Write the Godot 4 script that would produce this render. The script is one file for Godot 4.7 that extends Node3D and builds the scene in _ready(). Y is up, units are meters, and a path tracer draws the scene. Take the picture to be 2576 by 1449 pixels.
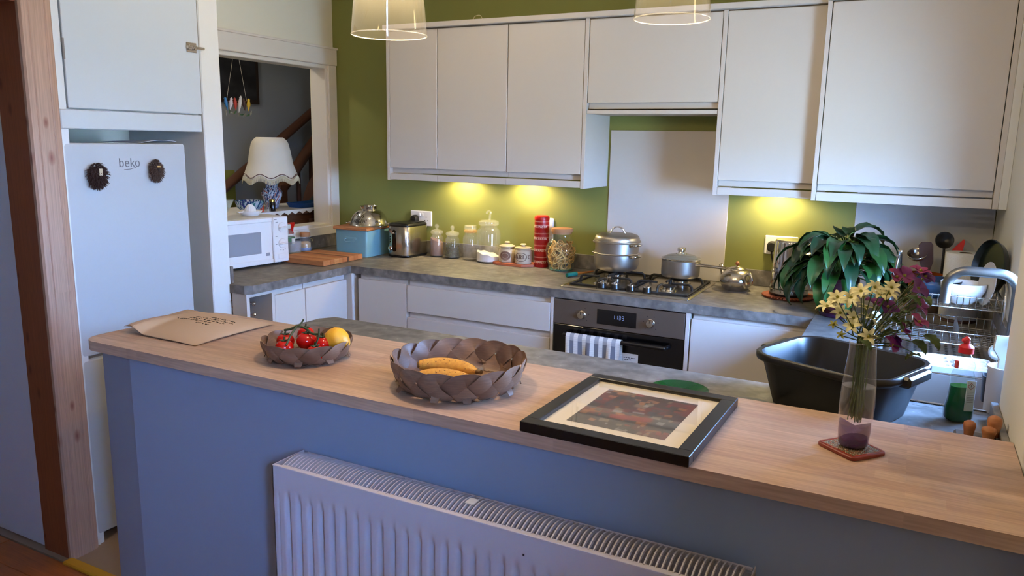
extends Node3D

# ---------------------------------------------------------------- mesh builder
class B:
	var s := SurfaceTool.new()
	var g := 1
	var x := Transform3D()
	func _init():
		s.begin(Mesh.PRIMITIVE_TRIANGLES)
	func v(p: Vector3, uv := Vector2.ZERO):
		s.set_uv(uv)
		s.add_vertex(x * p)
	func tri(a: Vector3, b: Vector3, c: Vector3, gr := -1, ua := Vector2.ZERO, ub := Vector2.ZERO, uc := Vector2.ZERO):
		s.set_smooth_group(gr)
		v(a, ua); v(c, uc); v(b, ub)
	func quad(a: Vector3, b: Vector3, c: Vector3, d: Vector3, gr := -1, ua := Vector2(0, 0), ub := Vector2(1, 0), uc := Vector2(1, 1), ud := Vector2(0, 1)):
		tri(a, b, c, gr, ua, ub, uc)
		tri(a, c, d, gr, ua, uc, ud)
	# rings turn from +x to +z; going up keeps the outside out
	func loft(rings: Array, cap0 := true, cap1 := true, flat := false, sharp := 0.6):
		var n: int = rings[0].size()
		var total := 0.0
		var along := [0.0]
		for i in range(1, rings.size()):
			total += (rings[i][0] - rings[i - 1][0]).length()
			along.append(total)
		total = maxf(total, 1e-6)
		g += 1
		for i in range(rings.size() - 1):
			var r0: PackedVector3Array = rings[i]
			var r1: PackedVector3Array = rings[i + 1]
			if i > 0:
				var d0: Vector3 = rings[i][0] - rings[i - 1][0]
				var d1: Vector3 = rings[i + 1][0] - rings[i][0]
				if d0.length() > 1e-6 and d1.length() > 1e-6 and d0.angle_to(d1) > sharp:
					g += 1
			var v0: float = along[i] / total
			var v1: float = along[i + 1] / total
			for j in n:
				var k := (j + 1) % n
				var u0 := float(j) / n
				var u1 := float(j + 1) / n
				quad(r0[k], r0[j], r1[j], r1[k], -1 if flat else g, Vector2(u1, v0), Vector2(u0, v0), Vector2(u0, v1), Vector2(u1, v1))
		if cap0: cap(rings[0], false)
		if cap1: cap(rings[-1], true)
	func cap(r: PackedVector3Array, up: bool):
		var c := Vector3.ZERO
		for p in r: c += p
		c /= r.size()
		for j in r.size():
			var k := (j + 1) % r.size()
			if up: tri(c, r[k], r[j])
			else: tri(c, r[j], r[k])
	func lathe(prof: Array, n := 32, sharp := 0.6, cap0 := true, cap1 := true):
		var rings := []
		for p in prof:
			rings.append(B.circle(maxf(p.x, 0.0002), p.y, n))
		loft(rings, cap0, cap1, false, sharp)
	static func circle(r: float, y: float, n := 32, c := Vector3.ZERO) -> PackedVector3Array:
		var o := PackedVector3Array()
		for j in n:
			var a := TAU * j / n
			o.append(c + Vector3(r * cos(a), y, r * sin(a)))
		return o
	static func rrect(w: float, d: float, r: float, y: float, n := 5, c := Vector3.ZERO) -> PackedVector3Array:
		var o := PackedVector3Array()
		r = minf(r, minf(w, d) / 2 - 0.0005)
		for q in 4:
			var cx := (w / 2 - r) * (1 if q == 0 or q == 3 else -1)
			var cz := (d / 2 - r) * (1 if q < 2 else -1)
			for j in n:
				var a := PI / 2 * (q + float(j) / (n - 1))
				o.append(c + Vector3(cx + r * cos(a), y, cz + r * sin(a)))
		return o
	func tube(pts: Array, r, n := 8, capped := true):
		var rings := []
		var u := Vector3.ZERO
		for i in pts.size():
			var t: Vector3 = (pts[mini(i + 1, pts.size() - 1)] - pts[maxi(i - 1, 0)]).normalized()
			if u == Vector3.ZERO:
				u = t.cross(Vector3.UP if absf(t.y) < 0.9 else Vector3.RIGHT).normalized()
			u = (u - t * u.dot(t)).normalized()
			var w := u.cross(t)
			var ring := PackedVector3Array()
			var rr: float = r[i] if r is Array else r
			for j in n:
				var a := TAU * j / n
				ring.append(pts[i] + (u * cos(a) + w * sin(a)) * rr)
			rings.append(ring)
		loft(rings, capped, capped, false, 9.0)
	func box(c: Vector3, z: Vector3, b := 0.0):
		var h := z / 2
		if b <= 0.0:
			var r0 := PackedVector3Array([c + Vector3(h.x, -h.y, h.z), c + Vector3(-h.x, -h.y, h.z), c + Vector3(-h.x, -h.y, -h.z), c + Vector3(h.x, -h.y, -h.z)])
			var r1 := PackedVector3Array()
			for p in r0: r1.append(p + Vector3(0, z.y, 0))
			loft([r0, r1], false, false, true)
			quad(r0[0], r0[1], r0[2], r0[3]); quad(r1[3], r1[2], r1[1], r1[0])
			return
		b = minf(b, minf(h.x, minf(h.y, h.z)) * 0.98)
		var ring := func(y: float, i: float) -> PackedVector3Array:
			var X := h.x - i
			var Z := h.z - i
			var k := b - i * 0.999
			return PackedVector3Array([c + Vector3(X, y, Z - k), c + Vector3(X - k, y, Z), c + Vector3(-X + k, y, Z), c + Vector3(-X, y, Z - k), c + Vector3(-X, y, -Z + k), c + Vector3(-X + k, y, -Z), c + Vector3(X - k, y, -Z), c + Vector3(X, y, -Z + k)])
		loft([ring.call(-h.y, b * 0.95), ring.call(-h.y + b, 0.0), ring.call(h.y - b, 0.0), ring.call(h.y, b * 0.95)], true, true, true)
	func span(a: Vector3, c: Vector3, b := 0.0):
		box((a + c) / 2, (c - a).abs(), b)
	# polygon in xy, from z0 to z1
	func prism(poly: PackedVector2Array, z0: float, z1: float, smooth := false):
		var p := poly.duplicate()
		var ar := 0.0
		for i in p.size():
			ar += p[i].cross(p[(i + 1) % p.size()])
		if ar < 0: p.reverse()
		var ix := Geometry2D.triangulate_polygon(p)
		for i in range(0, ix.size(), 3):
			var a := p[ix[i]]
			var b := p[ix[i + 1]]
			var c := p[ix[i + 2]]
			if (b - a).cross(c - a) < 0:
				var k := b
				b = c; c = k
			tri(Vector3(a.x, a.y, z1), Vector3(b.x, b.y, z1), Vector3(c.x, c.y, z1), -1, a, b, c)
			tri(Vector3(a.x, a.y, z0), Vector3(c.x, c.y, z0), Vector3(b.x, b.y, z0), -1, a, c, b)
		g += 1
		for i in p.size():
			var a := p[i]
			var b := p[(i + 1) % p.size()]
			quad(Vector3(a.x, a.y, z1), Vector3(a.x, a.y, z0), Vector3(b.x, b.y, z0), Vector3(b.x, b.y, z1), g if smooth else -1)
	# polygon in (x, z), from y0 to y1
	func slab(poly: PackedVector2Array, y0: float, y1: float, smooth := false):
		var q := PackedVector2Array()
		for p in poly: q.append(Vector2(p.x, -p.y))
		var keep := x
		x = x * Transform3D(Basis(Vector3(1, 0, 0), Vector3(0, 0, -1), Vector3(0, 1, 0)), Vector3.ZERO)
		prism(q, y0, y1, smooth)
		x = keep
	# a sheet f(u, v) with the front where du x dv points
	func sheet(f: Callable, nu: int, nv: int, th := 0.0):
		var P := []
		for i in nu + 1:
			var row := []
			for j in nv + 1: row.append(f.call(float(i) / nu, float(j) / nv))
			P.append(row)
		g += 1
		for i in nu:
			for j in nv:
				var u0 := float(i) / nu
				var u1 := float(i + 1) / nu
				var v0 := float(j) / nv
				var v1 := float(j + 1) / nv
				quad(P[i][j], P[i + 1][j], P[i + 1][j + 1], P[i][j + 1], g, Vector2(u0, v0), Vector2(u1, v0), Vector2(u1, v1), Vector2(u0, v1))
		if th <= 0.0: return
		var Q := []
		for i in nu + 1:
			var row := []
			for j in nv + 1:
				var du: Vector3 = P[mini(i + 1, nu)][j] - P[maxi(i - 1, 0)][j]
				var dv: Vector3 = P[i][mini(j + 1, nv)] - P[i][maxi(j - 1, 0)]
				row.append(P[i][j] - du.cross(dv).normalized() * th)
			Q.append(row)
		var g2 := g + 1
		g += 2
		for i in nu:
			for j in nv:
				quad(Q[i][j + 1], Q[i + 1][j + 1], Q[i + 1][j], Q[i][j], g2, Vector2(float(i) / nu, float(j + 1) / nv), Vector2(float(i + 1) / nu, float(j + 1) / nv), Vector2(float(i + 1) / nu, float(j) / nv), Vector2(float(i) / nu, float(j) / nv))
		for i in nu:
			quad(Q[i][0], Q[i + 1][0], P[i + 1][0], P[i][0]); quad(P[i][nv], P[i + 1][nv], Q[i + 1][nv], Q[i][nv])
		for j in nv:
			quad(P[0][j], P[0][j + 1], Q[0][j + 1], Q[0][j]); quad(Q[nu][j], Q[nu][j + 1], P[nu][j + 1], P[nu][j])
	func done() -> ArrayMesh:
		s.generate_normals()
		return s.commit()

# ---------------------------------------------------------------- helpers
var M := {}
var taken := {}
var rng := RandomNumberGenerator.new()

func numbered(n: String) -> String:
	taken[n] = taken.get(n, -1) + 1
	return n if taken[n] == 0 else "%s_%03d" % [n, taken[n]]

func mat(c: Color, rough := 0.5, metal := 0.0) -> StandardMaterial3D:
	var m := StandardMaterial3D.new()
	m.albedo_color = c
	m.roughness = rough
	m.metallic = metal
	return m

func glass(c := Color(1, 1, 1, 0.03)) -> StandardMaterial3D:
	var m := mat(c, 0.02)
	m.transparency = BaseMaterial3D.TRANSPARENCY_ALPHA
	m.cull_mode = BaseMaterial3D.CULL_DISABLED
	return m

func noise(freq: float, octaves := 4, sd := 1, type := FastNoiseLite.TYPE_SIMPLEX_SMOOTH) -> FastNoiseLite:
	var n := FastNoiseLite.new()
	n.seed = sd
	n.frequency = freq
	n.noise_type = type
	n.fractal_octaves = octaves
	return n

func picture(w: int, h: int, f: Callable) -> ImageTexture:
	var im := Image.create(w, h, false, Image.FORMAT_RGB8)
	for y in h:
		for x in w: im.set_pixel(x, y, f.call((x + 0.5) / w, (y + 0.5) / h))
	return ImageTexture.create_from_image(im)

func tri_map(m: StandardMaterial3D, t: Texture2D, scale: Vector3, world := true):
	m.albedo_texture = t
	m.uv1_triplanar = true
	m.uv1_world_triplanar = world
	m.uv1_triplanar_sharpness = 4.0
	m.uv1_scale = scale

func mark(o: Node, label: String, category: String, group := "", kind := ""):
	if label: o.set_meta("label", label)
	if category: o.set_meta("category", category)
	if group: o.set_meta("group", group)
	if kind: o.set_meta("kind", kind)

func thing(called: String, label: String, category: String, at := Vector3.ZERO, turn := 0.0, group := "") -> Node3D:
	var o := Node3D.new()
	o.name = numbered(called)
	add_child(o)
	o.position = at
	o.rotation.y = turn
	mark(o, label, category, group)
	return o

func obj(called: String, b, m: Material, parent: Node = null, at := Vector3.ZERO) -> MeshInstance3D:
	var o := MeshInstance3D.new()
	o.mesh = b.done() if b is B else b
	o.material_override = m
	o.name = called if parent else numbered(called)
	(parent if parent else self).add_child(o, true)
	o.position = at
	return o

func struct(called: String, b, m: Material, label: String, category := "") -> MeshInstance3D:
	var o := obj(called, b, m)
	mark(o, label, category if category else called.split("_")[0], "", "structure")
	return o

func copy(o: Node3D, label: String, at: Vector3, turn := 0.0) -> Node3D:
	var c: Node3D = o.duplicate()
	c.name = numbered(o.name.rstrip("0123456789").trim_suffix("_") if o.name.right(3).is_valid_int() else String(o.name))
	add_child(c)
	c.position = at
	c.rotation.y = turn
	c.set_meta("label", label)
	return c

func bx(a: Vector3, c: Vector3, bev := 0.0) -> B:
	var b := B.new()
	b.span(a, c, bev)
	return b

func lt(prof: Array, n := 32, sharp := 0.6, c0 := true, c1 := true) -> B:
	var b := B.new()
	b.lathe(prof, n, sharp, c0, c1)
	return b

func tb(pts: Array, r, n := 8) -> B:
	var b := B.new()
	b.tube(pts, r, n)
	return b

func arc(pts: Array, steps := 8) -> Array:   # Catmull-Rom through the points
	var o := []
	for i in pts.size() - 1:
		var p0: Vector3 = pts[maxi(i - 1, 0)]
		var p3: Vector3 = pts[mini(i + 2, pts.size() - 1)]
		for k in steps:
			o.append(pts[i].cubic_interpolate(pts[i + 1], p0, p3, float(k) / steps))
	o.append(pts[-1])
	return o

func text(t: String, h: float, depth: float, font := "Droid Sans", bold := false) -> TextMesh:
	var m := TextMesh.new()
	var f := SystemFont.new()
	f.font_names = PackedStringArray([font])
	if bold: f.font_weight = 700
	m.font = f
	m.text = t
	m.font_size = 64
	m.pixel_size = h / 46.0
	m.depth = depth
	m.curve_step = 2.0
	return m

# lettering wrapped on a round body: f(angle, y) gives the radius at the height
func wrapped(t: String, h: float, depth: float, rad: Callable, y0: float, a0 := 0.0, font := "Droid Sans", bold := false) -> ArrayMesh:
	var src := text(t, h, depth, font, bold)
	var out := ArrayMesh.new()
	var ar := src.surface_get_arrays(0)
	for si in src.get_surface_count():
		ar = src.surface_get_arrays(si)
		var ps: PackedVector3Array = ar[Mesh.ARRAY_VERTEX]
		var ns: PackedVector3Array = ar[Mesh.ARRAY_NORMAL]
		for i in ps.size():
			var p := ps[i]
			var r: float = rad.call(y0 + p.y)
			var a := a0 + p.x / r
			r += p.z
			ps[i] = Vector3(r * sin(a), y0 + p.y, r * cos(a))
			ns[i] = ns[i].rotated(Vector3.UP, a)
		ar[Mesh.ARRAY_VERTEX] = ps
		ar[Mesh.ARRAY_NORMAL] = ns
		ar[Mesh.ARRAY_TANGENT] = null
		out.add_surface_from_arrays(Mesh.PRIMITIVE_TRIANGLES, ar)
	return out

func lamp_omni(called: String, at: Vector3, c: Color, e: float, size: float):
	var l := OmniLight3D.new()
	l.name = numbered(called)
	l.position = at
	l.light_color = c
	l.light_energy = e
	l.light_size = size
	l.omni_range = 12.0
	l.omni_attenuation = 2.0
	l.shadow_enabled = true
	add_child(l)

# ---------------------------------------------------------------- scene
const WARM := Color(1.0, 0.89, 0.70)
const HB := 0.97      # bar top
const WT := 0.91      # worktops
const RW := 3.386     # right wall beside the window
const PW := 3.316     # right wall nearer the camera

func _ready():
	rng.seed = 7
	var cam := Camera3D.new()
	cam.name = "camera"
	cam.position = Vector3(3.0886, 1.5471, 3.6605)
	cam.rotation = Vector3(-0.1877, 0.4795, 0.0185)
	cam.fov = rad_to_deg(2.0 * atan(724.5 / 1930.5))
	cam.near = 0.05
	add_child(cam)
	cam.current = true
	var env := Environment.new()
	env.background_mode = Environment.BG_SKY
	var sky := Sky.new()
	var sm := ProceduralSkyMaterial.new()
	sm.sky_top_color = Color(0.50, 0.70, 1.0)
	sm.sky_horizon_color = Color(0.64, 0.79, 1.0)
	sm.ground_horizon_color = Color(0.56, 0.70, 0.90)
	sm.ground_bottom_color = Color(0.38, 0.45, 0.52)
	sm.sky_energy_multiplier = 9.0
	sm.ground_energy_multiplier = 12.0
	sky.sky_material = sm
	env.sky = sky
	env.tonemap_mode = Environment.TONE_MAPPER_LINEAR
	env.tonemap_exposure = 0.95
	env.sdfgi_enabled = true
	env.ssao_enabled = true
	env.ssil_enabled = true
	var we := WorldEnvironment.new()
	we.name = "world_environment"
	we.environment = env
	add_child(we)
	materials()
	shell()
	hall()
	fridge_corner()
	base_units()
	wall_units()
	bar()
	radiator()
	pendants()
	left_worktop()
	back_worktop()
	hob()
	plant_corner()
	sink_corner()
	bar_things()
	lower_things()

func materials():
	M.green = mat(Color(0.50, 0.51, 0.26), 0.75)
	M.white = mat(Color(0.86, 0.86, 0.84), 0.7)
	M.cream = mat(Color(0.90, 0.88, 0.80), 0.75)
	M.gloss_white = mat(Color(0.88, 0.88, 0.86), 0.3)
	M.cab = mat(Color(0.80, 0.775, 0.745), 0.45)
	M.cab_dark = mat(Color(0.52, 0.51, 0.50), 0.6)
	M.gap = mat(Color(0.05, 0.05, 0.055), 0.9)
	M.halfwall = mat(Color(0.58, 0.635, 0.73), 0.75)
	M.rad = mat(Color(0.80, 0.78, 0.81), 0.4)
	M.ceil = mat(Color(0.88, 0.88, 0.86), 0.9)
	M.steel = mat(Color(0.78, 0.76, 0.73), 0.22, 1.0)
	M.steel_rough = mat(Color(0.70, 0.68, 0.65), 0.38, 1.0)
	M.chrome = mat(Color(0.88, 0.88, 0.88), 0.08, 1.0)
	M.oven_steel = mat(Color(0.50, 0.455, 0.415), 0.45, 0.85)
	M.black = mat(Color(0.035, 0.035, 0.04), 0.35)
	M.black_gloss = mat(Color(0.02, 0.02, 0.024), 0.12)
	M.black_matt = mat(Color(0.05, 0.05, 0.055), 0.6)
	M.plastic_white = mat(Color(0.88, 0.88, 0.88), 0.35)
	M.microwave_glass = mat(Color(0.56, 0.58, 0.62), 0.3)
	M.fridge = mat(Color(0.70, 0.72, 0.74), 0.35)
	M.red = mat(Color(0.72, 0.06, 0.05), 0.35)
	M.bin_blue = mat(Color(0.44, 0.62, 0.66), 0.5)
	M.grey_text = mat(Color(0.42, 0.43, 0.46), 0.5)
	M.stoneware = mat(Color(0.72, 0.66, 0.56), 0.4)
	M.stone_dark = mat(Color(0.36, 0.27, 0.22), 0.6)
	M.cork = mat(Color(0.67, 0.47, 0.31), 0.85)
	M.glass = glass()
	M.green_glass = glass(Color(0.75, 0.93, 0.88, 0.12))
	M.hall = mat(Color(0.66, 0.68, 0.70), 0.9)
	M.dark_wood = mat(Color(0.30, 0.17, 0.10), 0.5)
	M.rail_wood = mat(Color(0.42, 0.27, 0.19), 0.5)
	# stone-look laminate
	var n1 := noise(0.012, 5, 3)
	var n2 := noise(0.03, 4, 9)
	var i1 := n1.get_seamless_image(512, 512)
	var i2 := n2.get_seamless_image(512, 512)
	var ni := noise(0.02, 4, 21)
	ni.fractal_type = FastNoiseLite.FRACTAL_RIDGED
	var i3 := ni.get_seamless_image(512, 512)
	var im := Image.create(512, 512, false, Image.FORMAT_RGB8)
	for y in 512:
		for x in 512:
			var a := i1.get_pixel(x, y).r
			var b := i2.get_pixel(x, y).r
			var c := smoothstep(0.80, 0.98, i3.get_pixel(x, y).r) * smoothstep(0.4, 0.7, b)
			var t := 0.34 + 0.16 * a + 0.16 * (b - 0.5) + 0.14 * c
			im.set_pixel(x, y, Color(t * 1.04, t, t * 0.955))
	M.laminate = mat(Color(1, 1, 1), 0.42)
	tri_map(M.laminate, ImageTexture.create_from_image(im), Vector3(1.3, 1.3, 1.3))
	# woods: grain along x
	var wn := noise(1.0, 3, 5)
	M.grain = picture(512, 512, func(u, v):
		var g := wn.get_noise_2d(u * 5.0, v * 90.0) * 0.5 + wn.get_noise_2d(u * 2.0 + 40.0, v * 22.0) * 0.5
		var t := clampf(0.90 + 0.16 * g, 0.0, 1.0)
		return Color(t, t * 0.985, t * 0.96))
	M.oak = []
	for c in [Color(0.80, 0.67, 0.59), Color(0.775, 0.64, 0.56), Color(0.825, 0.70, 0.62), Color(0.79, 0.66, 0.575), Color(0.81, 0.685, 0.60)]:
		var m := mat(c, 0.38)
		tri_map(m, M.grain, Vector3(1.6, 1.6, 1.6))
		M.oak.append(m)
	M.board = []
	for c in [Color(0.74, 0.48, 0.29), Color(0.68, 0.42, 0.24), Color(0.36, 0.22, 0.14), Color(0.78, 0.54, 0.34)]:
		var m := mat(c, 0.55)
		tri_map(m, M.grain, Vector3(3, 3, 3))
		M.board.append(m)
	M.floor_wood = []
	for c in [Color(0.66, 0.36, 0.18), Color(0.60, 0.32, 0.16), Color(0.70, 0.40, 0.21)]:
		var m := mat(c, 0.35)
		tri_map(m, M.grain, Vector3(1.5, 1.5, 1.5))
		M.floor_wood.append(m)
	# pine: grain along y, with knots
	var knots := []
	rng.seed = 31
	for k in 7: knots.append(Vector3(rng.randf(), rng.randf(), rng.randf_range(0.012, 0.03)))
	var pine := picture(256, 1024, func(u, v):
		var g := wn.get_noise_2d(u * 40.0, v * 3.0)
		var t := 0.93 + 0.10 * g
		var k := 0.0
		for q in knots: k = maxf(k, 1.0 - clampf(Vector2((u - q.x) * 0.5, v - q.y).length() / q.z, 0, 1))
		return Color(t - 0.25 * k, (t - 0.42 * k) * 0.97, (t - 0.45 * k) * 0.94))
	M.pine = mat(Color(0.73, 0.61, 0.54), 0.5)
	tri_map(M.pine, pine, Vector3(4.0, 1.0, 4.0))
	M.pine_dark = mat(Color(0.55, 0.30, 0.18), 0.5)
	tri_map(M.pine_dark, pine, Vector3(4.0, 1.0, 4.0))
	M.palm = []
	for c in [Color(0.52, 0.41, 0.345), Color(0.44, 0.335, 0.275), Color(0.56, 0.445, 0.37), Color(0.48, 0.365, 0.30)]:
		var m := mat(c, 0.5)
		tri_map(m, M.grain, Vector3(9, 9, 9), false)
		M.palm.append(m)

# ---------------------------------------------------------------- setting
func shell():
	struct("wall_back", bx(Vector3(-0.13, 0, -0.1), Vector3(3.7, 2.45, 0)), M.green, "olive green painted kitchen wall behind the hob and wall cupboards")
	# left wall with its hatch, seen above the microwave
	var b := B.new()
	b.span(Vector3(-0.13, 0, 0), Vector3(-0.03, 1.03, 2.055))
	b.span(Vector3(-0.13, 1.965, 0), Vector3(-0.03, 2.45, 2.055))
	b.span(Vector3(-0.13, 1.03, 0), Vector3(-0.03, 1.965, 0.09))
	b.span(Vector3(-0.13, 1.03, 1.2), Vector3(-0.03, 1.965, 2.055))
	struct("wall_left", b, M.cream, "cream painted wall with a hatch opening into the stair hall")
	struct("wall_pillar", bx(Vector3(-0.03, 0, 1.277), Vector3(0.45, 2.45, 1.377), 0.004), M.white, "white wall pillar standing between the fridge and the microwave worktop")
	struct("wall_niche", bx(Vector3(-0.03, 0, 1.997), Vector3(0.303, 2.45, 2.05)), M.white, "white partition closing the fridge recess beside the pine door frame")
	b = B.new()
	b.span(Vector3(0.35, 1.99, 2.055), Vector3(0.45, 2.45, 2.95))
	b.span(Vector3(0.35, 0, 2.95), Vector3(0.45, 2.45, 6.5))
	struct("wall_dining", b, M.white, "white dining room wall around the hall doorway")
	# right wall: low window over the sink between z 0.95 and 1.575
	b = B.new()
	b.span(Vector3(RW, 0, -0.1), Vector3(3.52, 2.45, 0.975))
	b.span(Vector3(RW, 0, 0.975), Vector3(3.52, 1.02, 1.55))
	b.span(Vector3(RW, 1.56, 0.975), Vector3(3.52, 2.45, 1.55))
	b.span(Vector3(RW, 0, 1.55), Vector3(3.52, 2.45, 1.575))
	b.span(Vector3(PW, 0, 1.575), Vector3(3.52, 2.45, 3.5))
	b.span(Vector3(PW, 0, 3.5), Vector3(3.52, 1.3, 3.94))
	b.span(Vector3(PW, 1.85, 3.5), Vector3(3.52, 2.45, 3.94))
	b.span(Vector3(PW, 0, 3.94), Vector3(3.52, 2.45, 6.5))
	struct("wall_right", b, M.white, "white painted wall on the sink side with its window pier")
	b = bx(Vector3(0.35, 0, 6.5), Vector3(3.75, 2.45, 6.65))
	struct("wall_front", b, M.white, "white dining room end wall behind the camera")
	struct("ceiling", bx(Vector3(-1.5, 2.45, -1.8), Vector3(3.75, 2.55, 6.65)), M.ceil, "white ceiling over kitchen and dining room")
	# windows
	window("window_1", Vector3(3.46, 1.02, 0.975), Vector3(3.505, 1.56, 1.55), true, 1, "white framed kitchen window over the sink beside the pier")
	window("window_2", Vector3(3.44, 1.3, 3.5), Vector3(3.49, 1.85, 3.94), true, 1, "white framed dining room side window")
	# floors
	struct("floor", bx(Vector3(-1.5, -0.12, -1.8), Vector3(3.75, -0.008, 6.65)), M.floor_wood[0], "wooden floor running under kitchen and dining room")
	var fk := struct("floor_kitchen", bx(Vector3(-0.03, -0.008, 0), Vector3(RW, 0.0, 2.12)), mat(Color(0.55, 0.45, 0.36), 0.6), "beige kitchen floor in front of the fridge", "floor")
	fk.set_meta("kind", "structure")
	var fd := struct("floor_dining", bx(Vector3(-1.4, -0.008, 3.48), Vector3(PW, 0.0, 6.5)), M.floor_wood[1], "orange brown wooden floorboards of the dining room", "floor")
	rng.seed = 12
	for r in 12:
		var z := 2.125 + r * 0.113
		var x := -1.4 - rng.randf() * 0.6
		while x < PW:
			var l := rng.randf_range(0.9, 1.5)
			var x0 := maxf(x, -1.4)
			var x1 := minf(x + l, PW)
			if x1 - x0 > 0.02:
				obj("plank", bx(Vector3(x0 + 0.001, -0.008, z + 0.0012), Vector3(x1 - 0.001, rng.randf_range(-0.0006, 0.0004), z + 0.1118), 0.0015), M.floor_wood[rng.randi() % 3], fd)
			x += l
	var tm := obj("trim_1", bx(Vector3(0.46, -0.004, 2.095), Vector3(1.15, 0.010, 2.135), 0.004), mat(Color(0.74, 0.52, 0.10), 0.4))
	mark(tm, "yellow threshold strip between the kitchen floor and floorboards", "trim", "", "structure")
	# hatch casing on the left wall
	b = B.new()
	b.span(Vector3(-0.03, 1.03, 0.004), Vector3(-0.002, 1.967, 0.075), 0.003)
	b.span(Vector3(-0.12, 1.03, 0.070), Vector3(-0.012, 1.967, 0.094), 0.003)
	b.span(Vector3(-0.03, 0.985, 0.004), Vector3(-0.002, 1.035, 1.27), 0.003)
	b.span(Vector3(-0.12, 1.03, 0.09), Vector3(-0.010, 1.052, 1.2), 0.003)
	b.span(Vector3(-0.03, 1.967, 0.004), Vector3(0.004, 2.062, 1.27), 0.003)
	b.span(Vector3(-0.12, 1.945, 0.09), Vector3(-0.012, 1.968, 1.2), 0.003)
	b.span(Vector3(-0.03, 2.056, 0.0), Vector3(0.012, 2.068, 1.27), 0.002)
	struct("trim_2", b, mat(Color(0.88, 0.85, 0.80), 0.45), "white painted wooden casing around the hatch", "trim")
	# pale splash panels
	obj_tag("splashback", bx(Vector3(1.7245, 0.912, 0), Vector3(2.318, 1.614, 0.006), 0.001), mat(Color(0.82, 0.80, 0.775), 0.25), "pale splashback panel on the green wall behind the hob", "splashback")
	obj_tag("splashback", bx(Vector3(2.866, 0.912, 0), Vector3(RW - 0.002, 1.40, 0.006), 0.001), mat(Color(0.76, 0.765, 0.775), 0.3), "grey splash panel behind the utensils in the far corner", "splashback")
	# pine door frame and the white door standing open behind it
	var d := Node3D.new()
	d.name = "door_1"
	add_child(d)
	mark(d, "white flush door standing open in the pine framed hall doorway", "door", "", "structure")
	obj("leaf", bx(Vector3(-0.46, 0.006, 2.056), Vector3(0.300, 1.96, 2.094), 0.002), mat(Color(0.80, 0.79, 0.82), 0.4), d)
	obj("jamb", bx(Vector3(0.303, 0, 2.052), Vector3(0.450, 1.99, 2.100)), M.pine_dark, d)
	obj("jamb", bx(Vector3(0.303, 0, 2.92), Vector3(0.450, 1.99, 2.95)), M.pine_dark, d)
	obj("head", bx(Vector3(0.303, 1.965, 2.10), Vector3(0.450, 1.99, 2.92)), M.pine_dark, d)
	b = B.new()
	var pf := PackedVector2Array([Vector2(0, 0), Vector2(0.013, 0), Vector2(0.020, -0.006), Vector2(0.021, -0.025), Vector2(0.0185, -0.028), Vector2(0.021, -0.031), Vector2(0.021, -0.078), Vector2(0.0175, -0.082), Vector2(0.020, -0.086), Vector2(0.016, -0.104), Vector2(0.010, -0.110), Vector2(0, -0.110)])
	b.x = Transform3D(Basis(), Vector3(0.45, 0, 2.102))
	b.slab(pf, 0.0, 2.05)
	obj("architrave", b, M.pine, d)
	b = B.new()
	b.span(Vector3(0.45, 1.972, 2.1), Vector3(0.471, 2.075, 3.03), 0.004)
	obj("architrave", b, M.pine, d)
	obj("architrave", bx(Vector3(0.45, 0, 2.925), Vector3(0.471, 1.972, 3.03), 0.004), M.pine, d)

func obj_tag(called: String, b, m: Material, label: String, category: String, group := "") -> MeshInstance3D:
	var o := obj(called, b, m)
	mark(o, label, category, group)
	return o

func window(called: String, a: Vector3, c: Vector3, side: bool, n: int, label: String):
	var w := Node3D.new()
	w.name = called
	add_child(w)
	mark(w, label, "window", "", "structure")
	var fr := B.new()
	var L := (c.z - a.z) if side else (c.x - a.x)
	var P := func(s: float, y: float, t: float) -> Vector3:
		return Vector3(lerpf(a.x, c.x, t), y, a.z + s) if side else Vector3(a.x + s, y, lerpf(a.z, c.z, t))
	fr.span(P.call(0, a.y, 0), P.call(L, a.y + 0.05, 1)); fr.span(P.call(0, c.y - 0.05, 0), P.call(L, c.y, 1))
	for k in n + 1:
		var s := clampf(L * k / n, 0.025, L - 0.025)
		fr.span(P.call(s - 0.025, a.y + 0.05, 0), P.call(s + 0.025, c.y - 0.05, 1))
	obj("frame", fr, M.gloss_white, w)
	for k in n:
		obj("pane", bx(P.call(L * k / n + 0.026, a.y + 0.051, 0.45), P.call(L * (k + 1) / n - 0.026, c.y - 0.051, 0.55)), glass(Color(1, 1, 1, 0.02)), w)

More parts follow.
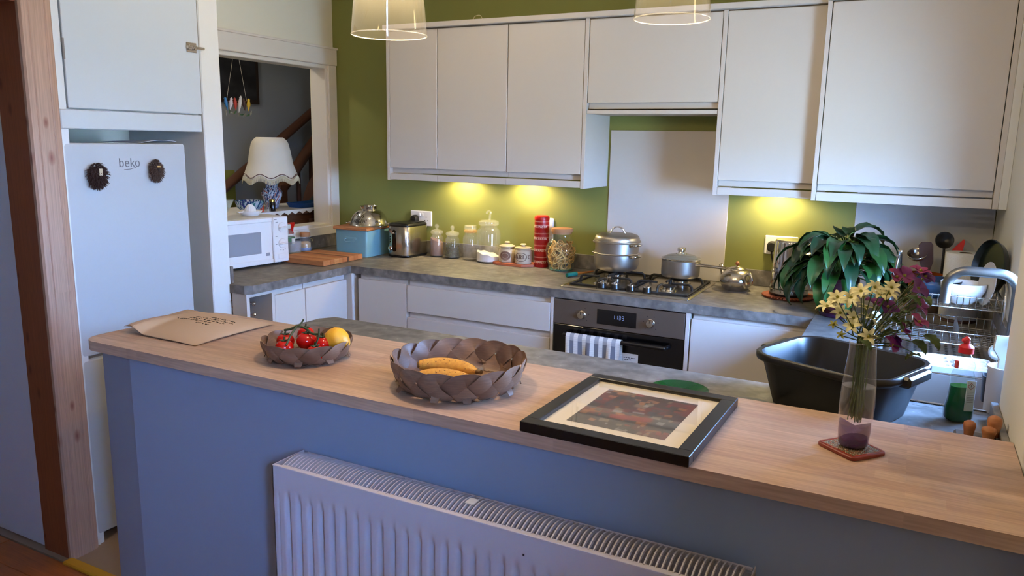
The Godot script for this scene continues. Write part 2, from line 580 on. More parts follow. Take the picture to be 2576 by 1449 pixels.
func hall():
	var b := B.new()
	b.span(Vector3(-1.45, 0, -1.75), Vector3(-1.35, 2.45, 3.2))
	b.span(Vector3(-1.35, 0, -1.75), Vector3(-0.13, 2.45, -1.65))
	b.span(Vector3(-1.35, 0, 3.1), Vector3(0.35, 2.45, 3.2))
	b.span(Vector3(-0.18, 0, -1.65), Vector3(-0.13, 2.45, -0.1))
	struct("wall_hall", b, M.hall, "dim grey wall of the stair hall seen through the hatch")
	struct("trim_3", bx(Vector3(-1.35, 0, -0.42), Vector3(-1.335, 1.31, 1.2)), mat(Color(0.58, 0.58, 0.25), 0.8), "yellow green lower wall panel in the hall", "trim")
	var p := thing("painting", "dark painting hanging on the hall wall beyond the hatch", "painting", Vector3(-1.345, 1.79, -0.2))
	obj("frame", bx(Vector3(0, 0, -0.485), Vector3(0.02, 0.62, 0.6), 0.004), mat(Color(0.20, 0.14, 0.10), 0.5), p)
	var pn := noise(2.0, 4, 4)
	var pm := mat(Color(1, 1, 1), 0.6)
	pm.albedo_texture = picture(128, 96, func(u, v):
		var t := 0.17 + 0.10 * pn.get_noise_2d(u * 2, v * 2) + 0.14 * maxf(0, 0.5 - v)
		return Color(t, t, t * 1.05))
	b = B.new()
	b.quad(Vector3(0.021, 0.03, 0.56), Vector3(0.021, 0.03, -0.455), Vector3(0.021, 0.59, -0.455), Vector3(0.021, 0.59, 0.56), -1, Vector2(0, 1), Vector2(1, 1), Vector2(1, 0), Vector2(0, 0))
	obj("canvas", b, pm, p)
	# wall handrail up the stairs
	var h := thing("handrail", "long brown handrail rising along the hall wall behind the lamp", "handrail")
	var A := Vector3(-1.28, 1.135, -0.18)
	var C := Vector3(-1.28, 1.91, -1.45)
	obj("rail", tb([A, C], 0.034, 12), M.rail_wood, h)
	for t in [0.15, 0.55, 0.9]:
		var q: Vector3 = A.lerp(C, t)
		obj("bracket", tb([q + Vector3(-0.068, -0.05, 0), q + Vector3(-0.03, -0.055, 0), q + Vector3(0, -0.03, 0)], 0.008), M.steel_rough, h)
	var n := thing("banister", "lower stair banister with spindles to the right of the lamp", "banister")
	var D := Vector3(-1.17, 1.17, -0.72)
	var F := Vector3(-1.17, 1.86, -1.44)
	obj("rail", tb([D, F], 0.042, 12), M.rail_wood, n)
	for t in [0.25, 0.45, 0.65, 0.85]:
		var q: Vector3 = D.lerp(F, t)
		obj("spindle", lt([Vector2(0.016, 0), Vector2(0.016, 0.2), Vector2(0.024, 0.25), Vector2(0.013, 0.35), Vector2(0.018, q.y - 0.25), Vector2(0.016, q.y - 0.03)], 12), M.dark_wood, n, Vector3(q.x, 0, q.z))
	obj("newel", bx(Vector3(-1.21, 0, -0.74), Vector3(-1.13, 1.2, -0.66), 0.006), M.rail_wood, n)
	# armchair back behind the lamp
	var ch := thing("armchair", "brown round-backed armchair in the hall behind the table lamp", "armchair", Vector3(-0.80, 0, -0.86), PI / 2)
	b = B.new()
	var bk := []
	for i in 13:
		var a := PI * i / 12.0
		bk.append(Vector2(-0.27 * cos(a), 0.95 + 0.38 * sin(a)))
	bk.append(Vector2(0.27, 0.38)); bk.append(Vector2(-0.27, 0.38))
	b.prism(PackedVector2Array(bk), -0.07, 0.05, true)
	var cm := mat(Color(0.34, 0.21, 0.15), 0.7)
	obj("backrest", b, cm, ch)
	b = B.new()
	b.loft([B.rrect(0.5, 0.5, 0.06, 0.25), B.rrect(0.54, 0.52, 0.06, 0.28), B.rrect(0.54, 0.52, 0.06, 0.42), B.rrect(0.48, 0.46, 0.06, 0.45)])
	obj("seat", b, cm, ch, Vector3(0, 0, 0.12 - 0.3 + 0.28))
	for sx in [-0.22, 0.22]:
		for sz in [0.0, 0.3]: obj("leg", bx(Vector3(sx - 0.02, 0, sz - 0.02), Vector3(sx + 0.02, 0.26, sz + 0.02)), M.dark_wood, ch)
	# sideboard under the hatch with a lace runner
	var sb := thing("sideboard", "dark wooden sideboard behind the hatch under the lace runner", "sideboard", Vector3(-0.4, 0, 0.3))
	obj("top", bx(Vector3(-0.24, 1.095, -0.75), Vector3(0.20, 1.122, 0.75), 0.004), M.dark_wood, sb)
	obj("body", bx(Vector3(-0.22, 0.06, -0.72), Vector3(0.18, 1.095, 0.72)), M.dark_wood, sb)
	for k in 3: obj("door", bx(Vector3(0.18, 0.12, -0.70 + 0.47 * k), Vector3(0.195, 1.06, -0.25 + 0.47 * k), 0.003), M.dark_wood, sb)
	b = B.new()
	var zz := PackedVector2Array()
	for i in 49:
		zz.append(Vector2(-0.74 + i * 0.0308, -0.024 if i % 2 == 0 else -0.008))
	zz.append(Vector2(0.74, 0.003)); zz.append(Vector2(-0.74, 0.003))
	b.x = Transform3D(Basis(Vector3(0, 0, -1), Vector3(0, 1, 0), Vector3(1, 0, 0)), Vector3(-0.197, 1.123, 0.3))
	b.prism(zz, 0.0, 0.0015)
	b.x = Transform3D()
	b.span(Vector3(-0.60, 1.1225, -0.44), Vector3(-0.196, 1.1245, 1.04))
	obj_tag("lace_runner", b, mat(Color(0.85, 0.84, 0.82), 0.9), "white lace runner with a pointed edge on the sideboard", "runner")
	# table lamp
	var l := thing("table_lamp", "table lamp with a cream scalloped shade and blue patterned vase base", "lamp", Vector3(-0.37, 1.1246, 0.19))
	var im := mat(Color(1, 1, 1), 0.2)
	var vn := noise(1.0, 2, 8)
	im.albedo_texture = picture(192, 192, func(u, v):
		var a := absf(vn.get_noise_2d(cos(u * TAU) * 3.2 + v * 5.0, sin(u * TAU) * 3.2 + v * 3.0))
		var c := vn.get_noise_2d(cos(u * TAU) * 4.0 + 30.0, sin(u * TAU) * 4.0 + v * 6.0)
		if a < 0.05: return Color(0.75, 0.80, 0.86)
		if c > 0.30: return Color(0.55, 0.28, 0.22)
		if c < -0.12: return Color(0.16, 0.20, 0.34)
		return Color(0.66, 0.72, 0.78))
	obj("base", lt([Vector2(0.035, 0), Vector2(0.038, 0.01), Vector2(0.045, 0.04), Vector2(0.062, 0.08), Vector2(0.062, 0.105), Vector2(0.045, 0.125), Vector2(0.034, 0.13), Vector2(0.036, 0.145), Vector2(0.028, 0.15), Vector2(0.026, 0.19), Vector2(0.01, 0.2)], 32), im, l)
	var sh := B.new()
	sh.sheet(func(u: float, v: float):
		var a := u * TAU
		var pan := cos(a * 8.0)
		var r := shade_r(v)
		r *= 1.0 - 0.022 * absf(sin(a * 4.0)) * (1.0 - v)
		var y := 0.19 + 0.235 * v - (0.012 * (1.0 + pan) if v < 0.01 else 0.0)
		return Vector3(r * cos(a), y, -r * sin(a)), 64, 14, 0.0015)
	var shm := mat(Color(0.86, 0.83, 0.76), 0.9)
	shm.backlight_enabled = true
	shm.backlight = Color(0.3, 0.3, 0.28)
	var so := obj("shade", sh, shm, l)
	var br := []
	for i in 65:
		var a := TAU * i / 64.0
		br.append(Vector3(0.161 * cos(a), 0.20 - 0.012 * (cos(a * 8.0)), -0.161 * sin(a)))
	obj("braid", tb(br, 0.0025, 5), mat(Color(0.40, 0.30, 0.28), 0.8), so)
	var fr := B.new()
	for i in 160:
		var a := TAU * i / 160.0
		var q := Vector3(0.163 * cos(a), 0.19 - 0.012 * (cos(a * 8.0)), -0.163 * sin(a))
		fr.tube([q, q + Vector3(0.004 * cos(a), -0.03, -0.004 * sin(a))], [0.0036, 0.003], 4)
	var fo := obj("fringe", fr, mat(Color(0.80, 0.76, 0.64), 0.9), so)
	fo.set_meta("kind", "stuff")
	# small things on the sideboard
	var pb := mat(Color(1, 1, 1), 0.25)
	pb.albedo_texture = picture(160, 64, func(u, v):
		if v > 0.86: return Color(0.78, 0.70, 0.66)
		if v > 0.80: return Color(0.66, 0.14, 0.12)
		var a := vn.get_noise_2d(cos(u * TAU) * 5.0, sin(u * TAU) * 5.0 + v * 4.0)
		return Color(0.12, 0.18, 0.42) if a > 0.12 else (Color(0.14, 0.42, 0.42) if a > -0.1 else Color(0.62, 0.68, 0.74)))
	obj_tag("patterned_bowl", lt([Vector2(0.04, 0), Vector2(0.042, 0.006), Vector2(0.07, 0.03), Vector2(0.082, 0.068), Vector2(0.079, 0.068), Vector2(0.066, 0.032), Vector2(0.03, 0.01)], 32), pb, "blue and red patterned bowl on the sideboard behind the lemon squeezer", "bowl").position = Vector3(-0.28, 1.1246, 0.455)
	var db := thing("bottle", "small dark bottle with a gold cap in front of the lamp base", "bottle", Vector3(-0.235, 1.1246, 0.325))
	obj("body", lt([Vector2(0.017, 0), Vector2(0.018, 0.004), Vector2(0.018, 0.05), Vector2(0.014, 0.056)], 20), mat(Color(0.03, 0.035, 0.07), 0.2), db)
	obj("cap", lt([Vector2(0.0165, 0.056), Vector2(0.0165, 0.068), Vector2(0.013, 0.070)], 20), mat(Color(0.75, 0.62, 0.30), 0.3, 1.0), db)
	var ob := thing("bottle", "tiny orange bottle left of the dark bottle on the sideboard", "bottle", Vector3(-0.24, 1.1246, 0.40))
	obj("body", lt([Vector2(0.010, 0), Vector2(0.011, 0.003), Vector2(0.011, 0.034), Vector2(0.006, 0.042)], 16), mat(Color(0.70, 0.26, 0.16), 0.3), ob)
	obj("cap", lt([Vector2(0.007, 0.042), Vector2(0.007, 0.054), Vector2(0.004, 0.056)], 16), mat(Color(0.70, 0.55, 0.45), 0.4), ob)
	obj_tag("glass_stopper", lt([Vector2(0.012, 0), Vector2(0.013, 0.02), Vector2(0.006, 0.03), Vector2(0.012, 0.045), Vector2(0.008, 0.055)], 16), M.glass, "clear glass stopper bottle between the two tiny bottles", "bottle").position = Vector3(-0.215, 1.1246, 0.375)
	b = B.new()
	b.loft([B.rrect(0.12, 0.22, 0.02, 0.0), B.rrect(0.15, 0.25, 0.03, 0.028), B.rrect(0.146, 0.246, 0.03, 0.028), B.rrect(0.118, 0.218, 0.02, 0.004)])
	obj_tag("tray", b, mat(Color(0.07, 0.26, 0.46), 0.35), "blue dish on the sideboard right of the lamp", "dish").position = Vector3(-0.31, 1.1246, -0.05)
	b = B.new()
	b.sheet(func(u: float, v: float): return Vector3((v - 0.5) * 0.12, 0.03 + 0.11 * u - 0.1 * (v - 0.5) * (v - 0.5), -0.16 * u), 8, 6, 0.003)
	obj_tag("leaf_dish", b, mat(Color(0.13, 0.20, 0.16), 0.3), "dark green leaf-shaped dish leaning at the hatch corner", "dish").position = Vector3(-0.36, 1.1246, -0.16)
	# string of wooden birds in the hatch
	var bd := thing("bird_mobile", "hanging string of small painted wooden birds in the hatch", "ornament", Vector3(-0.10, 1.715, 0.665))
	obj("cord", tb([Vector3(0, 0.235, 0.030), Vector3(0, 0.015, 0.085)], 0.0011, 5), mat(Color(0.75, 0.73, 0.68), 0.8), bd)
	obj("cord", tb([Vector3(0, 0.235, -0.010), Vector3(0, 0.02, -0.050)], 0.0011, 5), mat(Color(0.75, 0.73, 0.68), 0.8), bd)
	obj("twig", tb(arc([Vector3(0, 0.0, 0.10), Vector3(0, 0.02, 0.04), Vector3(0, 0.012, -0.02), Vector3(0, 0.03, -0.075)]), 0.003, 6), M.dark_wood, bd)
	var cols := [Color(0.16, 0.45, 0.66), Color(0.80, 0.74, 0.72), Color(0.66, 0.20, 0.13), Color(0.82, 0.81, 0.78), Color(0.22, 0.13, 0.10), Color(0.80, 0.64, 0.10)]
	for i in 6:
		var bb := B.new()
		var hh := 0.062 if i == 3 else 0.045
		bb.x = Transform3D(Basis(Vector3.RIGHT, rng.randf_range(-0.25, 0.25)), Vector3(0.008, 0.0, 0.095 - i * 0.030))
		bb.lathe([Vector2(0.001, -hh * 0.7), Vector2(0.005, -hh * 0.4), Vector2(0.010, 0.0), Vector2(0.009, hh * 0.3), Vector2(0.006, hh * 0.45), Vector2(0.0075, hh * 0.6), Vector2(0.001, hh * 0.75)], 12, 2.0)
		obj("bird", bb, mat(cols[i], 0.5), bd)
	for i in 9:
		var lf := B.new()
		var z0 := 0.095 - i * 0.021
		lf.x = Transform3D(Basis(Vector3.RIGHT, rng.randf_range(0, TAU)), Vector3(0.002, -0.035 - rng.randf() * 0.02, z0))
		lf.sheet(func(u: float, v: float): return Vector3(0.004 * sin(PI * u), 0.03 * (u - 0.5), 0.010 * (v - 0.5) * sin(PI * clampf(u, 0.05, 0.95))), 5, 2, 0.001)
		obj("leaf", lf, mat(Color(0.16, 0.30, 0.14) if i % 2 else Color(0.50, 0.50, 0.44), 0.7), bd)

# ---------------------------------------------------------------- fridge recess
func fridge_corner():
	var f := thing("fridge_freezer", "tall white fridge freezer in the recess beside the pine door frame", "fridge", Vector3(0, 0, 1.731))
	obj("body", bx(Vector3(-0.10 + 0.08, 0.04, -0.248), Vector3(0.395, 1.512, 0.248), 0.006), M.fridge, f)
	obj("plinth", bx(Vector3(0.0, 0.0, -0.24), Vector3(0.38, 0.04, 0.24)), M.black_matt, f)
	var b := B.new()
	var door := func(y0: float, y1: float) -> B:
		var o := B.new()
		o.x = Transform3D(Basis(Vector3(0, 0, 1), Vector3(1, 0, 0), Vector3(0, 1, 0)), Vector3(0, (y0 + y1) / 2, 0))
		var h := y1 - y0
		o.loft([B.rrect(0.505, h, 0.012, 0.398), B.rrect(0.505, h, 0.012, 0.444), B.rrect(0.501, h - 0.004, 0.012, 0.4485), B.rrect(0.492, h - 0.012, 0.010, 0.450)])
		return o
	var d1 := obj("door", door.call(0.742, 1.517), M.fridge, f)
	var d2 := obj("door", door.call(0.040, 0.728), M.fridge, f)
	obj("handle_recess", bx(Vector3(0.40, 0.728, -0.24), Vector3(0.43, 0.742, 0.24)), M.cab_dark, d2)
	var tm := MeshInstance3D.new()
	tm.name = "logo"
	tm.mesh = text("beko", 0.030, 0.001, "Droid Sans", false)
	tm.material_override = M.grey_text
	d1.add_child(tm, true)
	tm.position = Vector3(0.4505, 1.444, 0.002)
	tm.rotation.y = PI / 2
	obj("logo_line", tb([Vector3(0.4505, 1.419, 0.026), Vector3(0.4505, 1.421, 0.0), Vector3(0.4505, 1.427, -0.024)], 0.0011, 5), M.grey_text, d1)
	# furry magnets
	for k in 2:
		var at := Vector3(0.451, 1.404, 1.873) if k == 0 else Vector3(0.451, 1.418, 1.628)
		var m := thing("fridge_magnet", "large round dark brown furry magnet left of the logo" if k == 0 else "smaller shaggy grey brown furry magnet right of the logo", "magnet", at, 0.0, "furry magnets on the fridge")
		var w := 0.034 if k == 0 else 0.024
		var h := 0.040 if k == 0 else 0.036
		b = B.new()
		b.x = Transform3D(Basis(Vector3(0, 1, 0), Vector3(1, 0, 0), Vector3(0, 0, -1)).scaled(Vector3(1, 1, 1)), Vector3.ZERO)
		b.x = Transform3D(Basis(Vector3(0, 0, -1), Vector3(1, 0, 0), Vector3(0, -1, 0)), Vector3.ZERO)
		b.lathe([Vector2(w * 0.9, 0), Vector2(w * 0.92, 0.008), Vector2(w * 0.6, 0.018), Vector2(0.001, 0.022)], 18, 2.0)
		obj("backing", b, mat(Color(0.20, 0.11, 0.10) if k == 0 else Color(0.26, 0.18, 0.15), 0.9), m)
		b = B.new()
		rng.seed = 40 + k
		for i in 620:
			var a := rng.randf() * TAU
			var r := sqrt(rng.randf())
			var p := Vector3(0.016 * (1.0 - r * r) + 0.004, sin(a) * r * h, cos(a) * r * w)
			var q := p + Vector3(rng.randf_range(0.002, 0.012), sin(a) * 0.013 * r - 0.008, cos(a) * 0.013 * r + rng.randf_range(-0.006, 0.006))
			b.tube([p, p.lerp(q, 0.5) + Vector3(0.002, 0.001, 0), q], [0.0016, 0.0013, 0.0003], 4)
		obj("fur", b, mat(Color(0.19, 0.105, 0.095) if k == 0 else Color(0.30, 0.225, 0.19), 0.9), m).set_meta("kind", "stuff")
		if k == 0: obj("tag", bx(Vector3(0.024, -0.002, -0.010), Vector3(0.027, 0.022, 0.003), 0.001), mat(Color(0.78, 0.73, 0.62), 0.7), m)
		else:
			obj("tag", bx(Vector3(0.024, 0.008, -0.010), Vector3(0.027, 0.014, 0.006), 0.001), mat(Color(0.80, 0.66, 0.40), 0.7), m)
			obj("nose", bx(Vector3(0.022, -0.008, -0.010), Vector3(0.027, 0.007, 0.004), 0.002), M.black, m)
	# papers on top
	b = B.new()
	b.sheet(func(u: float, v: float): return Vector3(-0.12 + 0.24 * v, 0.003 + 0.011 * sin(u * 2.6) * (0.4 + 0.6 * v), 0.08 - 0.16 * u), 10, 4, 0.0012)
	var pp := obj_tag("paper_folder", b, mat(Color(0.80, 0.84, 0.92), 0.5), "curling pale paper folder lying on top of the fridge", "folder")
	pp.position = Vector3(0.315, 1.5155, 1.585)
	# cupboard over the fridge
	var c := thing("overhead_cupboard", "white painted cupboard over the fridge with a bolt latch", "cupboard", Vector3(0, 0, 1.667))
	obj("carcass", bx(Vector3(-0.03, 1.568, -0.289), Vector3(0.42, 2.448, 0.289)), M.white, c)
	var dr := obj("door", bx(Vector3(0.43, 1.637, -0.283), Vector3(0.452, 2.43, 0.286), 0.002), mat(Color(0.77, 0.80, 0.82), 0.45), c)
	obj("rail", bx(Vector3(0.42, 1.565, -0.276), Vector3(0.455, 1.632, 0.32), 0.003), mat(Color(0.77, 0.80, 0.82), 0.45), c)
	var la := B.new()
	la.span(Vector3(0.452, 1.878, -0.270), Vector3(0.455, 1.916, -0.222), 0.001)
	la.tube([Vector3(0.461, 1.897, -0.220), Vector3(0.461, 1.897, -0.300)], 0.006, 10)
	la.span(Vector3(0.452, 1.887, -0.262), Vector3(0.466, 1.907, -0.252), 0.001)
	la.span(Vector3(0.452, 1.887, -0.238), Vector3(0.466, 1.907, -0.228), 0.001)
	la.tube([Vector3(0.461, 1.897, -0.245), Vector3(0.475, 1.900, -0.245)], 0.004, 8)
	obj("latch", la, M.chrome, dr)
	obj("hinge", tb([Vector3(0.455, 1.80, 0.289), Vector3(0.455, 1.87, 0.289)], 0.004, 8), M.cab_dark, dr)
	struct("trim_4", bx(Vector3(0.40, 0.0, 1.958), Vector3(0.449, 2.45, 1.997), 0.002), mat(Color(0.84, 0.86, 0.87), 0.5), "white upright between the fridge recess and the pine architrave", "trim")
	obj_tag("skirting_end", bx(Vector3(0.449, 0.0, 1.975), Vector3(0.452, 0.02, 1.994)), M.white, "tiny white foot block at the bottom of the white upright", "trim").set_meta("kind", "structure")

# ---------------------------------------------------------------- base units
func base_units():
	# worktops
	var b := B.new()
	b.slab(PackedVector2Array([Vector2(-0.03, 0), Vector2(2.79, 0), Vector2(2.79, 0.597), Vector2(0.5645, 0.597), Vector2(0.5645, 1.262), Vector2(0.54, 1.288), Vector2(0.452, 1.288), Vector2(0.452, 1.276), Vector2(-0.03, 1.276)]), 0.872, WT)
	obj_tag("worktop", b, M.laminate, "grey stone-look worktop along the back and left walls", "worktop")
	b = B.new()
	b.span(Vector3(2.791, 0.872, 0), Vector3(RW, WT, 0.64))
	b.span(Vector3(2.791, 0.872, 0.64), Vector3(3.02, WT, 1.53))
	b.span(Vector3(3.02, 0.872, 1.0), Vector3(RW, WT, 1.19))
	b.span(Vector3(3.35, 0.872, 0.64), Vector3(RW, WT, 1.53))
	b.span(Vector3(3.02, 0.872, 1.505), Vector3(3.35, WT, 1.53))
	obj_tag("worktop", b, M.laminate, "grey stone-look worktop around the sink under the window", "worktop")
	b = B.new()
	var w := PackedVector2Array([Vector2(1.23, 1.59), Vector2(1.262, 1.54), Vector2(2.79, 1.54), Vector2(2.79, 1.531), Vector2(PW, 1.531), Vector2(PW, 2.16), Vector2(1.2, 2.16)])
	b.slab(w, 0.872, WT)
	obj_tag("worktop", b, M.laminate, "grey stone-look worktop on the peninsula below the oak bar", "worktop")
	# upstands
	b = B.new()
	b.span(Vector3(0.0, 0.911, 0), Vector3(1.722, 0.985, 0.014), 0.001)
	struct("trim_5", b, M.laminate, "grey upstand strip along the back wall behind the jars", "trim")
	struct("trim_6", bx(Vector3(2.320, 0.911, 0), Vector3(2.864, 0.985, 0.014), 0.001), M.laminate, "grey upstand strip behind the teapot and kettle", "trim")
	b = B.new()
	b.span(Vector3(-0.029, 0.911, 0.015), Vector3(-0.012, 0.984, 1.262), 0.001)
	b.span(Vector3(-0.012, 0.911, 1.262), Vector3(0.452, 0.985, 1.276), 0.001)
	struct("trim_7", b, M.laminate, "grey upstand strip under the hatch and along the pillar", "trim")
	b = B.new()
	b.span(Vector3(RW - 0.014, 0.911, 0.02), Vector3(RW - 0.001, 1.02, 1.57), 0.001)
	struct("trim_8", b, M.laminate, "grey upstand strip along the wall under the window", "trim")
	b = B.new()
	b.span(Vector3(PW - 0.016, 0.911, 1.56), Vector3(PW - 0.001, 0.955, 2.10), 0.001)
	struct("trim_9", b, M.laminate, "grey upstand strip along the window pier beside the wooden knobs", "trim")
	# left run: open cubby, two doors
	var u := thing("base_cabinet", "white base cabinet with an open cubby at the pillar end", "cabinet", Vector3(0, 0, 1.2))
	obj("end_panel", bx(Vector3(0.46, 0.02, 0.066), Vector3(0.546, 0.872, 0.084)), M.cab, u)
	obj("divider", bx(Vector3(0.0, 0.02, -0.083), Vector3(0.546, 0.872, -0.066)), M.cab, u)
	obj("top_rail", bx(Vector3(0.0, 0.855, -0.066), Vector3(0.546, 0.872, 0.066)), M.cab, u)
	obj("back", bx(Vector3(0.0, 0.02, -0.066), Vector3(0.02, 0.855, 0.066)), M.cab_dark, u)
	obj("bottom", bx(Vector3(0.0, 0.10, -0.066), Vector3(0.540, 0.118, 0.066)), M.cab, u)
	var rl := thing("towel_rail", "pull-out towel rail with round chrome ends in the open cubby", "rail", Vector3(0, 0, 1.2))
	for y in [0.822, 0.772]:
		obj("arm", tb([Vector3(0.03, y, 0.034), Vector3(0.53, y, 0.034)], 0.004, 8), M.chrome, rl)
		var kb := B.new()
		kb.x = Transform3D(Basis(Vector3(0, 0, -1), Vector3(1, 0, 0), Vector3(0, -1, 0)), Vector3(0.53, y, 0.034))
		kb.lathe([Vector2(0.004, -0.002), Vector2(0.009, 0.002), Vector2(0.010, 0.008), Vector2(0.006, 0.015), Vector2(0.001, 0.017)], 14, 2.0)
		obj("knob", kb, M.chrome, rl)
	for k in 2:
		b = B.new()
		b.sheet(func(uu: float, v: float): return Vector3(0.515 - 0.30 * uu, 0.828 - 0.05 * k - 0.21 * v, 0.044 + 0.010 * k - 0.010 * sin(uu * 14.0 + k) * v + 0.012 * k), 24, 8, 0.004)
		var tw := mat(Color(1, 1, 1), 0.9)
		tw.albedo_texture = picture(64, 64, func(x, y): return Color(0.62, 0.15, 0.14) if (fposmod(y * 7.0, 1.0) < 0.18 and k == 0) or (x < 0.08 and k == 1) else Color(0.80, 0.80, 0.83))
		obj_tag("tea_towel", b, tw, "upper white tea towel with red stripes on the cubby rail" if k == 0 else "lower white tea towel on the cubby rail", "towel").position = Vector3(0, 0, 1.2)
	front_x("base_cabinet", "white base cabinet nearer the pillar, left of the two left-run doors", 0.918, 1.116)
	front_x("base_cabinet", "white base cabinet nearer the corner, right of the two left-run doors", 0.612, 0.916)
	obj_tag("corner_post", bx(Vector3(0.50, 0.1, 0.50), Vector3(0.5735, 0.872, 0.607), 0.001), M.cab, "slim pale corner post where the two base runs meet", "panel")
	# back run
	front_z("base_cabinet", "pale base cabinet with one door right beside the inner corner", 0.6035, 0.9045, [[0.12, 0.848]])
	front_z("drawer_cabinet", "wide pale drawer cabinet left of the oven", 0.907, 1.690, [[0.71, 0.842], [0.41, 0.68], [0.12, 0.38]])
	front_z("base_cabinet", "pale base cabinet right of the oven behind the black bowl", 2.3245, 2.92, [[0.12, 0.848]])
	oven()
	# sink run and peninsula carcasses
	var s := thing("sink_cabinet", "pale sink cabinet under the window worktop", "cabinet", Vector3(3.1, 0, 1.0))
	obj("body", bx(Vector3(-0.28, 0.1, 0.24), Vector3(0.21, 0.70, 0.53)), M.cab, s)
	obj("panel", bx(Vector3(-0.30, 0.1, -0.36), Vector3(-0.28, 0.872, 0.53), 0.001), M.cab, s)
	var p := thing("peninsula_cabinet", "pale base cabinets under the peninsula worktop", "cabinet", Vector3(2.2, 0, 1.85))
	obj("body", bx(Vector3(-0.94, 0.1, -0.27), Vector3(0.6, 0.872, 0.28)), M.cab, p)
	for k in 3: obj("door", bx(Vector3(-0.93 + 0.51 * k, 0.12, -0.29), Vector3(-0.425 + 0.51 * k, 0.84, -0.272), 0.001), M.cab, p)

func front_x(called: String, label: String, z0: float, z1: float):
	var o := thing(called, label, "cabinet", Vector3(0, 0, (z0 + z1) / 2), 0.0, "base cabinets of the left run")
	var h := (z1 - z0) / 2
	obj("body", bx(Vector3(0.0, 0.1, -h), Vector3(0.515, 0.872, h)), M.cab, o)
	obj("door", bx(Vector3(0.523, 0.12, -h + 0.0015), Vector3(0.546, 0.84, h - 0.0015), 0.0015), M.cab, o)
	obj("finger_channel", bx(Vector3(0.515, 0.836, -h + 0.002), Vector3(0.530, 0.871, h - 0.001)), M.cab, o)
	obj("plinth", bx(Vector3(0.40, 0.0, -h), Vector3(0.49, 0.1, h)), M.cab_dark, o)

func front_z(called: String, label: String, x0: float, x1: float, fronts: Array):
	var o := thing(called, label, "cabinet", Vector3((x0 + x1) / 2, 0, 0.0), 0.0, "base cabinets of the back run")
	var h := (x1 - x0) / 2
	obj("body", bx(Vector3(-h, 0.1, 0.02), Vector3(h, 0.872, 0.560)), M.cab, o)
	for f in fronts:
		obj("drawer" if fronts.size() > 1 else "door", bx(Vector3(-h + 0.0015, f[0], 0.568), Vector3(h - 0.0015, f[1], 0.594), 0.0015), M.cab, o)
		obj("finger_channel", bx(Vector3(-h + 0.006, f[1] - 0.005, 0.560), Vector3(h - 0.001, minf(f[1] + 0.034, 0.8715), 0.575)), M.cab, o)
	obj("plinth", bx(Vector3(-h, 0.0, 0.45), Vector3(h, 0.1, 0.53)), M.cab_dark, o)

